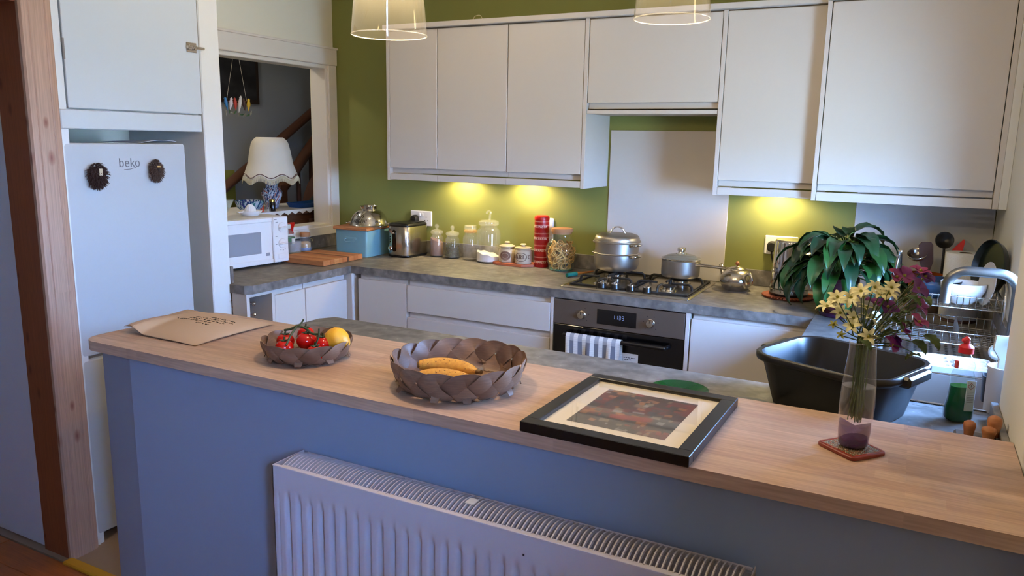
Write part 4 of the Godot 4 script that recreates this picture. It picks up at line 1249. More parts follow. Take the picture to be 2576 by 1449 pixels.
	socket(Vector3(0.5945, 1.110, 0.0), "double white wall socket behind the toaster with one black plug", -0.036)
	socket(Vector3(2.5685, 1.106, 0.0), "double white wall socket behind the kettle with a black plug", -0.036)
	var sw := thing("wall_switch", "white switch plate on the green wall behind the pasta tin", "switch", Vector3(1.384, 1.095, 0.0))
	obj("plate", bx(Vector3(-0.043, -0.065, 0.0005), Vector3(0.043, 0.065, 0.010), 0.004), M.plastic_white, sw)
	obj("rocker", bx(Vector3(-0.008, -0.014, 0.009), Vector3(0.008, 0.014, 0.014), 0.002), M.plastic_white, sw)

func socket(at: Vector3, label: String, px: float):
	var s := thing("wall_socket", label, "socket", at, 0.0, "double wall sockets")
	obj("plate", bx(Vector3(-0.073, -0.043, 0.0005), Vector3(0.073, 0.043, 0.010), 0.004), M.plastic_white, s)
	for k in 2:
		obj("switch", bx(Vector3(-0.016 + 0.019 * k, 0.014, 0.009), Vector3(-0.003 + 0.019 * k, 0.032, 0.014), 0.002), M.plastic_white, s)
	var b := B.new()
	b.span(Vector3(0.034, 0.004, 0.0098), Vector3(0.038, 0.012, 0.0104))
	b.span(Vector3(0.022, -0.014, 0.0098), Vector3(0.030, -0.010, 0.0104)); b.span(Vector3(0.042, -0.014, 0.0098), Vector3(0.050, -0.010, 0.0104))
	obj("hole", b, M.black, s)
	var p := B.new()
	p.x = Transform3D(Basis(Vector3(1, 0, 0), Vector3(0, 0, 1), Vector3(0, -1, 0)), Vector3(px, -0.006, 0.011))
	p.loft([B.rrect(0.046, 0.048, 0.018, 0.0), B.rrect(0.044, 0.046, 0.018, 0.020), B.rrect(0.034, 0.036, 0.016, 0.028)])
	p.x = Transform3D()
	p.tube(arc([Vector3(px, -0.018, 0.024), Vector3(px, -0.045, 0.022), Vector3(px + 0.010, -0.085, 0.016), Vector3(px + 0.018, -0.11, 0.02)]), [0.010, 0.009, 0.008, 0.006, 0.005, 0.004, 0.004, 0.004, 0.004, 0.004, 0.004, 0.004, 0.004, 0.004, 0.004, 0.004, 0.004, 0.004, 0.004, 0.004, 0.004, 0.004, 0.004, 0.004, 0.004], 10)
	obj("plug", p, M.black_matt, s)

# ---------------------------------------------------------------- back worktop
func jar(label: String, at: Vector3, r: float, h: float, neck: float, group: String) -> Node3D:
	var j := thing("glass_jar", label, "jar", at, 0.0, group)
	obj("glass", lt([Vector2(r * 0.9, 0), Vector2(r, 0.004), Vector2(r, h * 0.78), Vector2(r * 0.93, h * 0.86), Vector2(neck, h * 0.93), Vector2(neck, h), Vector2(neck - 0.002, h), Vector2(neck - 0.002, h * 0.93), Vector2(r * 0.92, h * 0.85), Vector2(r - 0.0025, h * 0.77), Vector2(r - 0.0025, 0.007), Vector2(0.001, 0.006)], 40), M.glass, j)
	return j

func heap(r: float, y: float, tilt: float, m: Material, j: Node3D, bumps := 0.0):
	var rings := []
	for i in 4:
		var ring := PackedVector3Array()
		var t: float = [0.0, 0.02, 0.97, 1.0][i]
		for k in 40:
			var a := TAU * k / 40.0
			var rr: float = r * [0.85, 1.0, 1.0, 0.96][i]
			ring.append(Vector3(rr * cos(a), 0.007 + (y - 0.007 + tilt * (-cos(a + 0.3)) + (bumps * sin(a * 7.0) if i > 1 else 0.0)) * t, rr * sin(a)))
		rings.append(ring)
	var b := B.new()
	b.loft(rings, true, true, false, 0.8)
	obj("contents", b, m, j)

func back_worktop():
	var grain := noise(0.35, 3, 6)
	var rice := mat(Color(0.60, 0.45, 0.36), 0.85)
	tri_map(rice, ImageTexture.create_from_image(grain.get_seamless_image(128, 128)), Vector3(9, 9, 9), false)
	rice.albedo_color = Color(0.95, 0.74, 0.60)
	var g := "lidded glass jars on the back worktop"
	var j := jar("glass jar of pale brown rice, leftmost of the jars", Vector3(0.742, WT, 0.070), 0.0385, 0.128, 0.028, g)
	heap(0.0355, 0.092, 0.014, rice, j)
	ball_lid(j, 0.034, 0.128)
	j = jar("glass jar of dark green seeds beside the rice jar", Vector3(0.846, WT, 0.072), 0.0415, 0.126, 0.031, g)
	heap(0.0385, 0.062, 0.003, mat(Color(0.30, 0.30, 0.20), 0.8), j)
	rng.seed = 90
	var sb := B.new()
	for i in 420:
		var a := rng.randf() * TAU
		var top := rng.randf() < 0.35
		var r := 0.0375 * sqrt(rng.randf()) if top else 0.0375
		var y := 0.066 + rng.randf() * 0.016 if top else rng.randf_range(0.010, 0.076)
		sb.x = Transform3D(Basis(Vector3(rng.randf(), rng.randf(), rng.randf()).normalized(), rng.randf() * TAU).scaled(Vector3(1, 0.4, 0.6)), Vector3(r * cos(a), y, r * sin(a)))
		sb.lathe([Vector2(0.001, -0.006), Vector2(0.0035, -0.002), Vector2(0.0035, 0.002), Vector2(0.001, 0.006)], 6, 3.0, false, false)
	obj("seeds", sb, mat(Color(0.40, 0.41, 0.24), 0.6), j).set_meta("kind", "stuff")
	ball_lid(j, 0.036, 0.126)
	j = jar("empty glass jar with an amber sealed lid beside the tall flour jar", Vector3(0.962, WT, 0.074), 0.042, 0.150, 0.031, g)
	var amb := glass(Color(0.85, 0.66, 0.40, 0.45))
	obj("seal", lt([Vector2(0.033, 0.150), Vector2(0.036, 0.153), Vector2(0.036, 0.160), Vector2(0.034, 0.164)], 32), amb, j)
	obj("lid", lt([Vector2(0.030, 0.165), Vector2(0.034, 0.170), Vector2(0.033, 0.188), Vector2(0.026, 0.184), Vector2(0.001, 0.180)], 32), glass(Color(0.95, 0.95, 0.9, 0.12)), j)
	j = jar("tall glass jar holding white flour, largest lidded jar of the row", Vector3(1.080, WT, 0.082), 0.0655, 0.200, 0.047, g)
	heap(0.062, 0.045, 0.014, mat(Color(0.88, 0.87, 0.86), 0.95), j, 0.003)
	obj("lid", lt([Vector2(0.046, 0.198), Vector2(0.054, 0.200), Vector2(0.056, 0.206), Vector2(0.054, 0.218), Vector2(0.040, 0.226), Vector2(0.001, 0.228)], 40), glass(Color(0.95, 0.95, 0.88, 0.12)), j)
	obj("lid_knob", tb(arc([Vector3(0.006, 0.226, 0), Vector3(0.007, 0.250, 0), Vector3(0.012, 0.264, 0), Vector3(0.004, 0.273, 0), Vector3(-0.010, 0.268, 0), Vector3(-0.011, 0.258, 0)]), 0.006, 12), glass(Color(0.95, 0.95, 0.88, 0.12)), j)
	# stoneware pots on a board
	var tb_ := thing("small_board", "small terracotta brown wooden board under the two stoneware pots", "board", Vector3(1.245, WT, 0.095), -0.02)
	var bp := PackedVector2Array([Vector2(-0.098, -0.066), Vector2(0.108, -0.066), Vector2(0.120, -0.054), Vector2(0.120, 0.010), Vector2(0.075, 0.060), Vector2(-0.075, 0.060), Vector2(-0.110, 0.036), Vector2(-0.110, -0.05)])
	var b := B.new()
	b.slab(bp, 0.001, 0.013)
	obj("board", b, mat(Color(0.66, 0.35, 0.22), 0.55), tb_)
	for k in 2:
		var p := thing("stoneware_pot", ["lidded stoneware pot with a brown oval emblem, left of the garlic pot", "lidded stoneware pot reading GARLIC in a dark oval"][k], "pot", [Vector3(1.200, WT + 0.0135, 0.092), Vector3(1.296, WT + 0.0135, 0.094)][k], 0.0, "stoneware pots on the small board")
		var pr := [Vector2(0.041, 0.0), Vector2(0.0435, 0.003), Vector2(0.045, 0.02), Vector2(0.0455, 0.045), Vector2(0.0445, 0.062), Vector2(0.039, 0.071), Vector2(0.037, 0.073)]
		obj("body", lt(pr, 44), M.stoneware, p)
		if k == 0: obj("lid", lt([Vector2(0.035, 0.073), Vector2(0.036, 0.078), Vector2(0.043, 0.083), Vector2(0.042, 0.086), Vector2(0.032, 0.089), Vector2(0.028, 0.092), Vector2(0.012, 0.094), Vector2(0.010, 0.099), Vector2(0.016, 0.103), Vector2(0.012, 0.108), Vector2(0.001, 0.109)], 40), M.stoneware, p)
		else: obj("lid", lt([Vector2(0.036, 0.073), Vector2(0.037, 0.079), Vector2(0.044, 0.081), Vector2(0.043, 0.084), Vector2(0.015, 0.087), Vector2(0.009, 0.090), Vector2(0.010, 0.096), Vector2(0.017, 0.099), Vector2(0.013, 0.103), Vector2(0.001, 0.104)], 40), M.stoneware, p)
		var a0: float = [-0.16, -0.20][k] + 0.40
		var rr := func(_y: float) -> float: return 0.0452
		var oval := func(rx: float, ry: float, w: float) -> B:
			var o := []
			for i in 41:
				var q := TAU * i / 40.0
				var an: float = a0 + rx * cos(q) / 0.0455
				o.append(Vector3(0.0457 * sin(an), 0.037 + ry * sin(q), 0.0457 * cos(an)))
			return tb(o, w, 6)
		if k == 1:
			obj("oval_rim", oval.call(0.034, 0.025, 0.0016), M.stoneware, p)
			obj("oval", oval.call(0.0315, 0.0225, 0.0013), M.stone_dark, p)
			obj("lettering", wrapped("GARLIC", 0.020, 0.0016, rr, 0.037, a0, "Droid Serif", true), M.stone_dark, p)
		else:
			var disc := B.new()
			disc.sheet(func(u: float, v: float):
				var an: float = a0 + 0.029 * v * cos(u * TAU) / 0.0455
				return Vector3(0.0460 * sin(an), 0.036 + 0.0235 * v * sin(u * TAU), 0.0460 * cos(an)), 40, 6, 0.0)
			obj("emblem", disc, mat(Color(0.44, 0.31, 0.24), 0.6), p)
			obj("oval_rim", oval.call(0.031, 0.0255, 0.0013), M.stoneware, p)
			obj("oval", oval.call(0.019, 0.013, 0.0010), M.stoneware, p)
			obj("lettering", wrapped("ONIONS", 0.0045, 0.0022, func(_y: float) -> float: return 0.0458, 0.0185, a0, "Droid Serif", true), M.stoneware, p)
	# pasta tin
	var t := thing("pasta_tin", "tall red patterned pasta tin beside the big cork-lidded jar", "tin", Vector3(1.388, WT, 0.066))
	var pm := mat(Color(1, 1, 1), 0.35)
	pm.albedo_texture = picture(512, 512, func(u, v):
		var y := fposmod((1.0 - v) * 4.0 + 0.13, 1.0)
		var red := Color(0.66, 0.07, 0.05) if fposmod((1.0 - v) * 2.0, 1.0) < 0.5 else Color(0.60, 0.055, 0.05)
		var zu := absf(fposmod(u * 26.0, 1.0) - 0.5) * 2.0
		for c in [0.30, 0.62]:
			if absf(y - c) < 0.012: return Color(0.86, 0.66, 0.60)
			var dd: float = (c - y) / 0.085
			if dd > 0.0 and dd < 1.0 and absf(zu - (1.0 - dd)) < 0.22: return Color(0.85, 0.62, 0.56)
		return red)
	obj("body", lt([Vector2(0.0375, 0), Vector2(0.0385, 0.002), Vector2(0.0385, 0.247)], 44, 0.6, true, true), pm, t)
	obj("lid", lt([Vector2(0.0395, 0.246), Vector2(0.0395, 0.258), Vector2(0.036, 0.266), Vector2(0.028, 0.268), Vector2(0.001, 0.2685)], 44), M.red, t)
	for i in 4:
		for a in [0.55, -0.75]:
			obj("lettering", wrapped("PASTA", 0.0115, 0.0005, func(_y: float) -> float: return 0.0387, 0.027 + i * 0.0617, a, "Droid Sans", true), mat(Color(0.88, 0.78, 0.72), 0.5), t)
	# pasta jar
	var pj := thing("pasta_jar", "wide glass jar with a cork lid full of pasta nests", "jar", Vector3(1.520, WT, 0.104))
	obj("glass", lt([Vector2(0.058, 0), Vector2(0.062, 0.004), Vector2(0.070, 0.035), Vector2(0.081, 0.085), Vector2(0.083, 0.105), Vector2(0.077, 0.130), Vector2(0.060, 0.155), Vector2(0.052, 0.166), Vector2(0.051, 0.194), Vector2(0.052, 0.196)], 48, 2.0, true, false), glass(Color(0.70, 0.93, 0.84, 0.04)), pj)
	obj("glass_base", lt([Vector2(0.057, 0.001), Vector2(0.060, 0.004), Vector2(0.056, 0.009), Vector2(0.001, 0.008)], 40), glass(Color(0.25, 0.62, 0.55, 0.45)), pj)
	obj("cork", lt([Vector2(0.050, 0.186), Vector2(0.0505, 0.197), Vector2(0.0545, 0.197), Vector2(0.0545, 0.212), Vector2(0.053, 0.2135)], 40), M.cork, pj)
	var nb := B.new()
	rng.seed = 15
	for i in 11:
		var pts := []
		var ph := rng.randf() * TAU
		for k in 34:
			var a := k * 0.55 + ph
			var r := 0.023 + 0.006 * sin(k * 1.3 + i * 2.0 + ph)
			pts.append(Vector3(r * cos(a), 0.010 * sin(k * 0.9 + ph) + rng.randf_range(-0.004, 0.004), r * sin(a)))
		nb.x = Transform3D(Basis(Vector3(cos(i * 1.7), 0, sin(i * 1.7)), rng.randf_range(-0.4, 0.4)), Vector3.ZERO)
		if i < 1: nb.tube(arc(pts, 4), 0.0032, 5)
	var nm := nb.done()
	var pc := [mat(Color(0.82, 0.66, 0.36), 0.6), mat(Color(0.78, 0.61, 0.33), 0.6), mat(Color(0.85, 0.70, 0.42), 0.6)]
	var spots := []
	for k in 4: spots.append(Vector3(0.034 * cos(k * PI / 2 + 0.5), 0.026, 0.034 * sin(k * PI / 2 + 0.5)))
	for k in 6: spots.append(Vector3(0.050 * cos(k * PI / 3), 0.058, 0.050 * sin(k * PI / 3)))
	for k in 6: spots.append(Vector3(0.052 * cos(k * PI / 3 + 0.5), 0.092, 0.052 * sin(k * PI / 3 + 0.5)))
	for k in 4: spots.append(Vector3(0.036 * cos(k * PI / 2 + 0.9), 0.122, 0.036 * sin(k * PI / 2 + 0.9)))
	for k in spots.size():
		var o := obj("pasta_nest", nm, pc[k % 3])
		mark(o, "tangled yellow pasta nest packed inside the cork-lidded jar", "pasta", "pasta nests in the jar")
		var c: Vector3 = spots[k]
		var out := Vector3(c.x, 0, c.z).normalized()
		o.transform = Transform3D(Basis(out.cross(Vector3.UP), PI / 2 * 0.75 + 0.5 * sin(k * 2.3)) * Basis(Vector3.UP, k * 1.1), pj.position + c)
	# lighter behind the hob
	var li := thing("gas_lighter", "teal and orange gas lighter lying at the hob's left end", "lighter", Vector3(1.650, WT, 0.265), 1.2)
	var lb := B.new()
	lb.tube([Vector3(-0.035, 0.011, 0), Vector3(0.030, 0.012, 0)], [0.010, 0.011], 12)
	obj("body", lb, mat(Color(0.10, 0.45, 0.42), 0.25), li)
	lb = B.new()
	lb.tube([Vector3(0.032, 0.012, 0), Vector3(0.075, 0.012, 0), Vector3(0.15, 0.012, 0)], [0.009, 0.006, 0.004], 10)
	obj("nozzle", lb, mat(Color(0.62, 0.34, 0.08), 0.4), li)

func ball_lid(j: Node3D, r: float, y: float):
	obj("lid", lt([Vector2(r - 0.006, y - 0.002), Vector2(r, y + 0.002), Vector2(r + 0.002, y + 0.008), Vector2(r - 0.002, y + 0.018), Vector2(0.010, y + 0.024), Vector2(0.006, y + 0.028)], 36), glass(Color(0.92, 0.92, 0.86, 0.14)), j)
	var b := B.new()
	b.lathe([Vector2(0.005, y + 0.027), Vector2(0.010, y + 0.034), Vector2(0.0125, y + 0.043), Vector2(0.009, y + 0.052), Vector2(0.001, y + 0.055)], 24, 2.0)
	obj("lid_knob", b, glass(Color(0.92, 0.92, 0.86, 0.10)), j)

# ---------------------------------------------------------------- hob and pans
func hob():
	var h := thing("gas_hob", "steel gas hob with black pan supports and four front knobs", "hob", Vector3(2.004, WT, 0.300))
	var b := B.new()
	b.loft([B.rrect(0.588, 0.488, 0.012, 0.0005), B.rrect(0.588, 0.488, 0.012, 0.004), B.rrect(0.574, 0.474, 0.010, 0.009), B.rrect(0.560, 0.460, 0.01, 0.007)])
	obj("plate", b, M.steel, h)
	for c in [Vector3(-0.159, 0, -0.115), Vector3(-0.159, 0, 0.075), Vector3(0.159, 0, -0.115), Vector3(0.159, 0, 0.075)]:
		var r := 0.036 if c.z < 0 else 0.026
		var bu := obj("burner", lt([Vector2(r + 0.012, 0.007), Vector2(r + 0.010, 0.012), Vector2(r, 0.013), Vector2(r, 0.022)], 32), M.chrome, h, c)
		obj("cap", lt([Vector2(r + 0.002, 0.022), Vector2(r + 0.003, 0.026), Vector2(r - 0.003, 0.029), Vector2(0.001, 0.030)], 32), M.black_matt, bu)
	for k in 2:
		b = B.new()
		var x0 := -0.272 + 0.276 * k
		var x1 := x0 + 0.268
		for z in [-0.222, 0.182]:
			b.span(Vector3(x0, 0.008, z - 0.006), Vector3(x1, 0.014, z + 0.006), 0.002)
		for x in [x0 + 0.006, x1 - 0.006]:
			b.span(Vector3(x - 0.006, 0.008, -0.222), Vector3(x + 0.006, 0.014, 0.182), 0.002)
		var cx := (x0 + x1) / 2
		for cz in [-0.115, 0.075]:
			for q in [[1, 0], [-1, 0], [0, 1], [0, -1]]:
				var dir := Vector3(q[0], 0, q[1])
				var far := 0.125 if q[0] != 0 else (0.107)
				var c := Vector3(cx, 0, cz)
				var sd := Vector3(q[1], 0, q[0]) * 0.005
				var A: Vector3 = c + dir * 0.032
				var E: Vector3 = c + dir * far
				b.tube([E + Vector3(0, 0.012, 0), E + Vector3(0, 0.030, 0) - dir * 0.004, E - dir * 0.016 + Vector3(0, 0.037, 0), A + Vector3(0, 0.037, 0)], [0.0065, 0.0062, 0.006, 0.005], 6)
		obj("pan_support", b, M.black_matt, h)
	for x in [-0.115, -0.054, 0.019, 0.093]:
		var kn := obj("knob", lt([Vector2(0.021, 0.008), Vector2(0.020, 0.012), Vector2(0.0185, 0.026), Vector2(0.017, 0.029)], 28), M.black, h, Vector3(x, 0, 0.180 if x > -0.1 else 0.185))
		b = B.new()
		b.lathe([Vector2(0.0185, 0.0285), Vector2(0.018, 0.031), Vector2(0.001, 0.0315)], 28)
		b.box(Vector3(0, 0.034, 0), Vector3(0.006, 0.007, 0.032), 0.002)
		obj("knob_top", b, M.chrome, kn)
	# steamer
	var s := thing("steamer_pan", "two-tier stainless steamer pan with a domed lid on the hob", "pan", Vector3(1.845, WT + 0.044, 0.185))
	obj("pot", lt([Vector2(0.082, 0), Vector2(0.098, 0.008), Vector2(0.107, 0.028), Vector2(0.107, 0.078), Vector2(0.112, 0.082), Vector2(0.110, 0.085)], 56, 0.7), M.steel_rough, s)
	obj("steamer", lt([Vector2(0.104, 0.084), Vector2(0.104, 0.132), Vector2(0.112, 0.136), Vector2(0.111, 0.139)], 56, 0.7), M.steel_rough, s)
	var li := obj("lid", lt([Vector2(0.1125, 0.138), Vector2(0.1125, 0.141), Vector2(0.107, 0.143), Vector2(0.106, 0.155), Vector2(0.099, 0.166), Vector2(0.080, 0.173), Vector2(0.001, 0.179)], 56, 0.7), M.steel_rough, s)
	b = B.new()
	b.tube(arc([Vector3(-0.046, 0.174, 0.008), Vector3(-0.034, 0.177, 0.006), Vector3(-0.020, 0.198, 0.003), Vector3(0.0, 0.206, 0.0), Vector3(0.020, 0.198, -0.003), Vector3(0.034, 0.177, -0.006), Vector3(0.046, 0.174, -0.008)], 6), 0.0036, 8)
	obj("lid_handle", b, M.chrome, li).rotation.y = 0.3
	for y in [0.072, 0.126]:
		for sg in [1.0, -1.0]:
			b = B.new()
			b.tube(arc([Vector3(0.104 * sg, y, -0.030), Vector3(0.122 * sg, y + 0.002, -0.028), Vector3(0.134 * sg, y + 0.004, 0.0), Vector3(0.122 * sg, y + 0.002, 0.028), Vector3(0.104 * sg, y, 0.030)], 6), 0.0055, 8)
			for z in [-0.03, 0.03]: b.box(Vector3(0.106 * sg, y, z), Vector3(0.006, 0.014, 0.018), 0.002)
			obj("handle", b, M.chrome, s).rotation.y = -0.30
	# saucepan
	var p := thing("saucepan", "stainless saucepan with a glass lid and long handle on the hob", "saucepan", Vector3(2.163, WT + 0.044, 0.200))
	obj("pot", lt([Vector2(0.080, 0), Vector2(0.086, 0.006), Vector2(0.0875, 0.020), Vector2(0.0875, 0.076), Vector2(0.091, 0.080), Vector2(0.089, 0.082), Vector2(0.085, 0.079), Vector2(0.085, 0.010), Vector2(0.001, 0.006)], 56, 0.7), M.steel_rough, p)
	var gl := obj("lid", lt([Vector2(0.088, 0.081), Vector2(0.086, 0.085), Vector2(0.060, 0.098), Vector2(0.030, 0.105), Vector2(0.001, 0.106)], 48, 2.0), glass(Color(0.45, 0.50, 0.50, 0.45)), p)
	obj("lid_rim", lt([Vector2(0.091, 0.081), Vector2(0.092, 0.084), Vector2(0.088, 0.086), Vector2(0.086, 0.083)], 48), M.chrome, gl)
	obj("lid_knob", lt([Vector2(0.028, 0.104), Vector2(0.027, 0.108), Vector2(0.016, 0.110), Vector2(0.015, 0.114), Vector2(0.019, 0.117), Vector2(0.019, 0.130), Vector2(0.017, 0.133), Vector2(0.001, 0.133)], 32), M.chrome, gl)
	b = B.new()
	b.x = Transform3D(Basis(Vector3.UP, -0.20), Vector3(0, 0.062, 0))
	b.loft([hr(0.084, 0.024, 0.010), hr(0.10, 0.020, 0.010), hr(0.13, 0.015, 0.009), hr(0.21, 0.016, 0.010), hr(0.222, 0.012, 0.007)], true, true, false, 2.0)
	obj("handle", b, M.steel, p)
	# teapot
	var t := thing("teapot", "round stainless teapot with a wooden lid knob right of the hob", "teapot", Vector3(2.412, WT, 0.168), -0.62)
	obj("body", lt([Vector2(0.046, 0), Vector2(0.060, 0.010), Vector2(0.071, 0.032), Vector2(0.072, 0.050), Vector2(0.064, 0.074), Vector2(0.046, 0.090), Vector2(0.040, 0.092)], 48, 2.0), M.steel, t)
	obj("lid", lt([Vector2(0.041, 0.092), Vector2(0.040, 0.096), Vector2(0.026, 0.105), Vector2(0.006, 0.110), Vector2(0.004, 0.113)], 36, 2.0), M.steel, t)
	obj("lid_knob", lt([Vector2(0.004, 0.112), Vector2(0.009, 0.117), Vector2(0.0095, 0.123), Vector2(0.005, 0.129), Vector2(0.001, 0.130)], 20, 2.0), M.board[1], t)
	b = B.new()
	b.tube(arc([Vector3(-0.060, 0.036, 0), Vector3(-0.082, 0.055, 0), Vector3(-0.098, 0.090, 0), Vector3(-0.108, 0.100, 0)], 6), [0.018, 0.0175, 0.017, 0.016, 0.0155, 0.015, 0.014, 0.013, 0.0125, 0.012, 0.0115, 0.011, 0.0105, 0.010, 0.010, 0.0095, 0.009, 0.009, 0.009], 14)
	obj("spout", b, M.steel, t)
	b = B.new()
	b.tube(arc([Vector3(0.058, 0.078, 0), Vector3(0.080, 0.086, 0), Vector3(0.094, 0.066, 0), Vector3(0.090, 0.040, 0), Vector3(0.066, 0.024, 0)], 6), 0.007, 10)
	obj("handle", b, M.steel, t)

func hr(x: float, w: float, h: float) -> PackedVector3Array:   # section of a handle running along x
	var o := PackedVector3Array()
	for i in 12:
		var a := TAU * i / 12.0
		o.append(Vector3(x, h * sin(a) * 0.8, w * cos(a)))
	o.reverse()
	return o

# ---------------------------------------------------------------- kettle and plant
func plant_corner():
	var tr := thing("trivet", "round woven rust-brown trivet under the kettle", "trivet", Vector3(2.645, WT, 0.215))
	var base := obj("base", lt([Vector2(0.104, 0.001), Vector2(0.106, 0.004), Vector2(0.104, 0.006), Vector2(0.001, 0.006)], 40), mat(Color(0.38, 0.19, 0.12), 0.8), tr)
	var sb := B.new()
	sb.box(Vector3(0.082, 0.0085, 0), Vector3(0.056, 0.006, 0.010), 0.002)
	var sm := sb.done()
	var rust := mat(Color(0.56, 0.28, 0.17), 0.7)
	for i in 48:
		var o := obj("slat", sm, rust, base)
		o.rotation.y = TAU * i / 48.0
	var k := thing("kettle", "tall chrome kettle with a black base standing on the woven trivet", "kettle", Vector3(2.645, WT + 0.012, 0.215))
	obj("base", lt([Vector2(0.078, 0), Vector2(0.080, 0.003), Vector2(0.080, 0.010)], 44), M.black, k)
	obj("base_ring", lt([Vector2(0.080, 0.010), Vector2(0.080, 0.026), Vector2(0.078, 0.028)], 44), M.steel, k)
	obj("gap_ring", lt([Vector2(0.077, 0.028), Vector2(0.077, 0.032)], 44), M.black, k)
	obj("body", lt([Vector2(0.079, 0.032), Vector2(0.080, 0.036), Vector2(0.072, 0.225), Vector2(0.070, 0.232)], 56), M.chrome, k)
	obj("lid", lt([Vector2(0.070, 0.232), Vector2(0.066, 0.238), Vector2(0.020, 0.242), Vector2(0.001, 0.242)], 44), M.steel, k)
	var b := B.new()
	b.tube(arc([Vector3(0.070, 0.215, -0.02), Vector3(0.105, 0.220, -0.03), Vector3(0.122, 0.19, -0.035), Vector3(0.118, 0.10, -0.034), Vector3(0.098, 0.06, -0.028), Vector3(0.078, 0.055, -0.022)], 6), 0.010, 10)
	obj("handle", b, M.black, k)
	# peace lily
	var p := thing("peace_lily", "large leafy green peace lily in a plum pot beside the kettle", "plant", Vector3(2.868, WT, 0.50))
	obj("saucer", lt([Vector2(0.05, 0), Vector2(0.066, 0.003), Vector2(0.072, 0.016), Vector2(0.069, 0.016), Vector2(0.062, 0.006), Vector2(0.001, 0.005)], 36), mat(Color(0.22, 0.09, 0.20), 0.4), p)
	obj("pot", lt([Vector2(0.044, 0.006), Vector2(0.046, 0.008), Vector2(0.062, 0.135), Vector2(0.067, 0.136), Vector2(0.067, 0.152), Vector2(0.063, 0.152), Vector2(0.058, 0.130), Vector2(0.001, 0.128)], 40), mat(Color(0.30, 0.10, 0.15), 0.45), p)
	var lm := []
	for c in [Color(0.085, 0.225, 0.085), Color(0.07, 0.19, 0.09), Color(0.10, 0.26, 0.095), Color(0.065, 0.18, 0.10)]:
		var m := mat(c, 0.32)
		m.backlight_enabled = true
		m.backlight = Color(0.05, 0.10, 0.03)
		lm.append(m)
	var stem_m := mat(Color(0.30, 0.42, 0.14), 0.5)
	rng.seed = 2024
	var n := 96
	for i in n:
		var a := i * 2.39996 + rng.randf_range(-0.2, 0.2)
		var t := float(i) / n                     # outer, lower leaves first
		var reach := lerpf(0.150, 0.045, t) * rng.randf_range(0.85, 1.15)
		var top := lerpf(0.145, 0.315, pow(t, 0.9)) * rng.randf_range(0.92, 1.06)
		var dir := Vector3(cos(a), 0, sin(a))
		if dir.z < 0.0: reach *= 0.9
		var p0 := dir * 0.012 + Vector3(0, 0.13, 0)
		var p1 := dir * reach * 0.35 + Vector3(0, 0.13 + (top - 0.13) * 0.75 + 0.02, 0)
		var p2 := dir * reach + Vector3(0, top, 0)
		var lf := obj("leaf", leaf_mesh(dir, rng.randf_range(0.125, 0.190), rng.randf_range(0.027, 0.040), lerpf(0.35, 0.55, t) + rng.randf_range(-0.3, 0.15), lerpf(1.0, 1.35, 1.0 - t) + rng.randf_range(-0.1, 0.3), rng.randf_range(-0.5, 0.5)), lm[rng.randi() % 4], p, p2)
		obj("stem", tb(arc([p0 - p2, p1 - p2, Vector3.ZERO], 5), [0.0026, 0.0025, 0.0024, 0.0023, 0.0022, 0.0021, 0.002, 0.0019, 0.0018, 0.0016, 0.0015], 5), stem_m, lf)

# a drooping blade starting at the origin; slope0 > 0 rises first, then it bends down by bend
func leaf_mesh(dir: Vector3, L: float, w: float, slope0: float, bend: float, twist: float) -> ArrayMesh:
	var spine := []
	var q := Vector3.ZERO
	var N := 10
	for i in N + 1:
		spine.append(q)
		var s := slope0 - bend * 1.7 * (float(i) / N)
		q += (dir * cos(s) + Vector3.UP * sin(s)) * (L / N)
	var side := dir.cross(Vector3.UP).normalized()
	var b := B.new()
	b.sheet(func(u: float, v: float):
		var i := mini(int(u * N), N - 1)
		var f := u * N - i
		var c: Vector3 = spine[i].lerp(spine[i + 1], f)
		var tan_: Vector3 = (spine[i + 1] - spine[i]).normalized()
		var sd := side.rotated(tan_, twist * u)
		var up := sd.cross(tan_)
		var hw := w * pow(sin(PI * pow(clampf(u, 0.0, 1.0), 0.72)), 0.85) * (1.0 - 0.25 * u)
		var x := (v - 0.5) * 2.0
		return c + sd * x * hw + up * (absf(x) * hw * 0.32 + 0.0022 * sin(u * 26.0 + x * 2.0) * absf(x)), N, 6, 0.0005)
	return b.done()

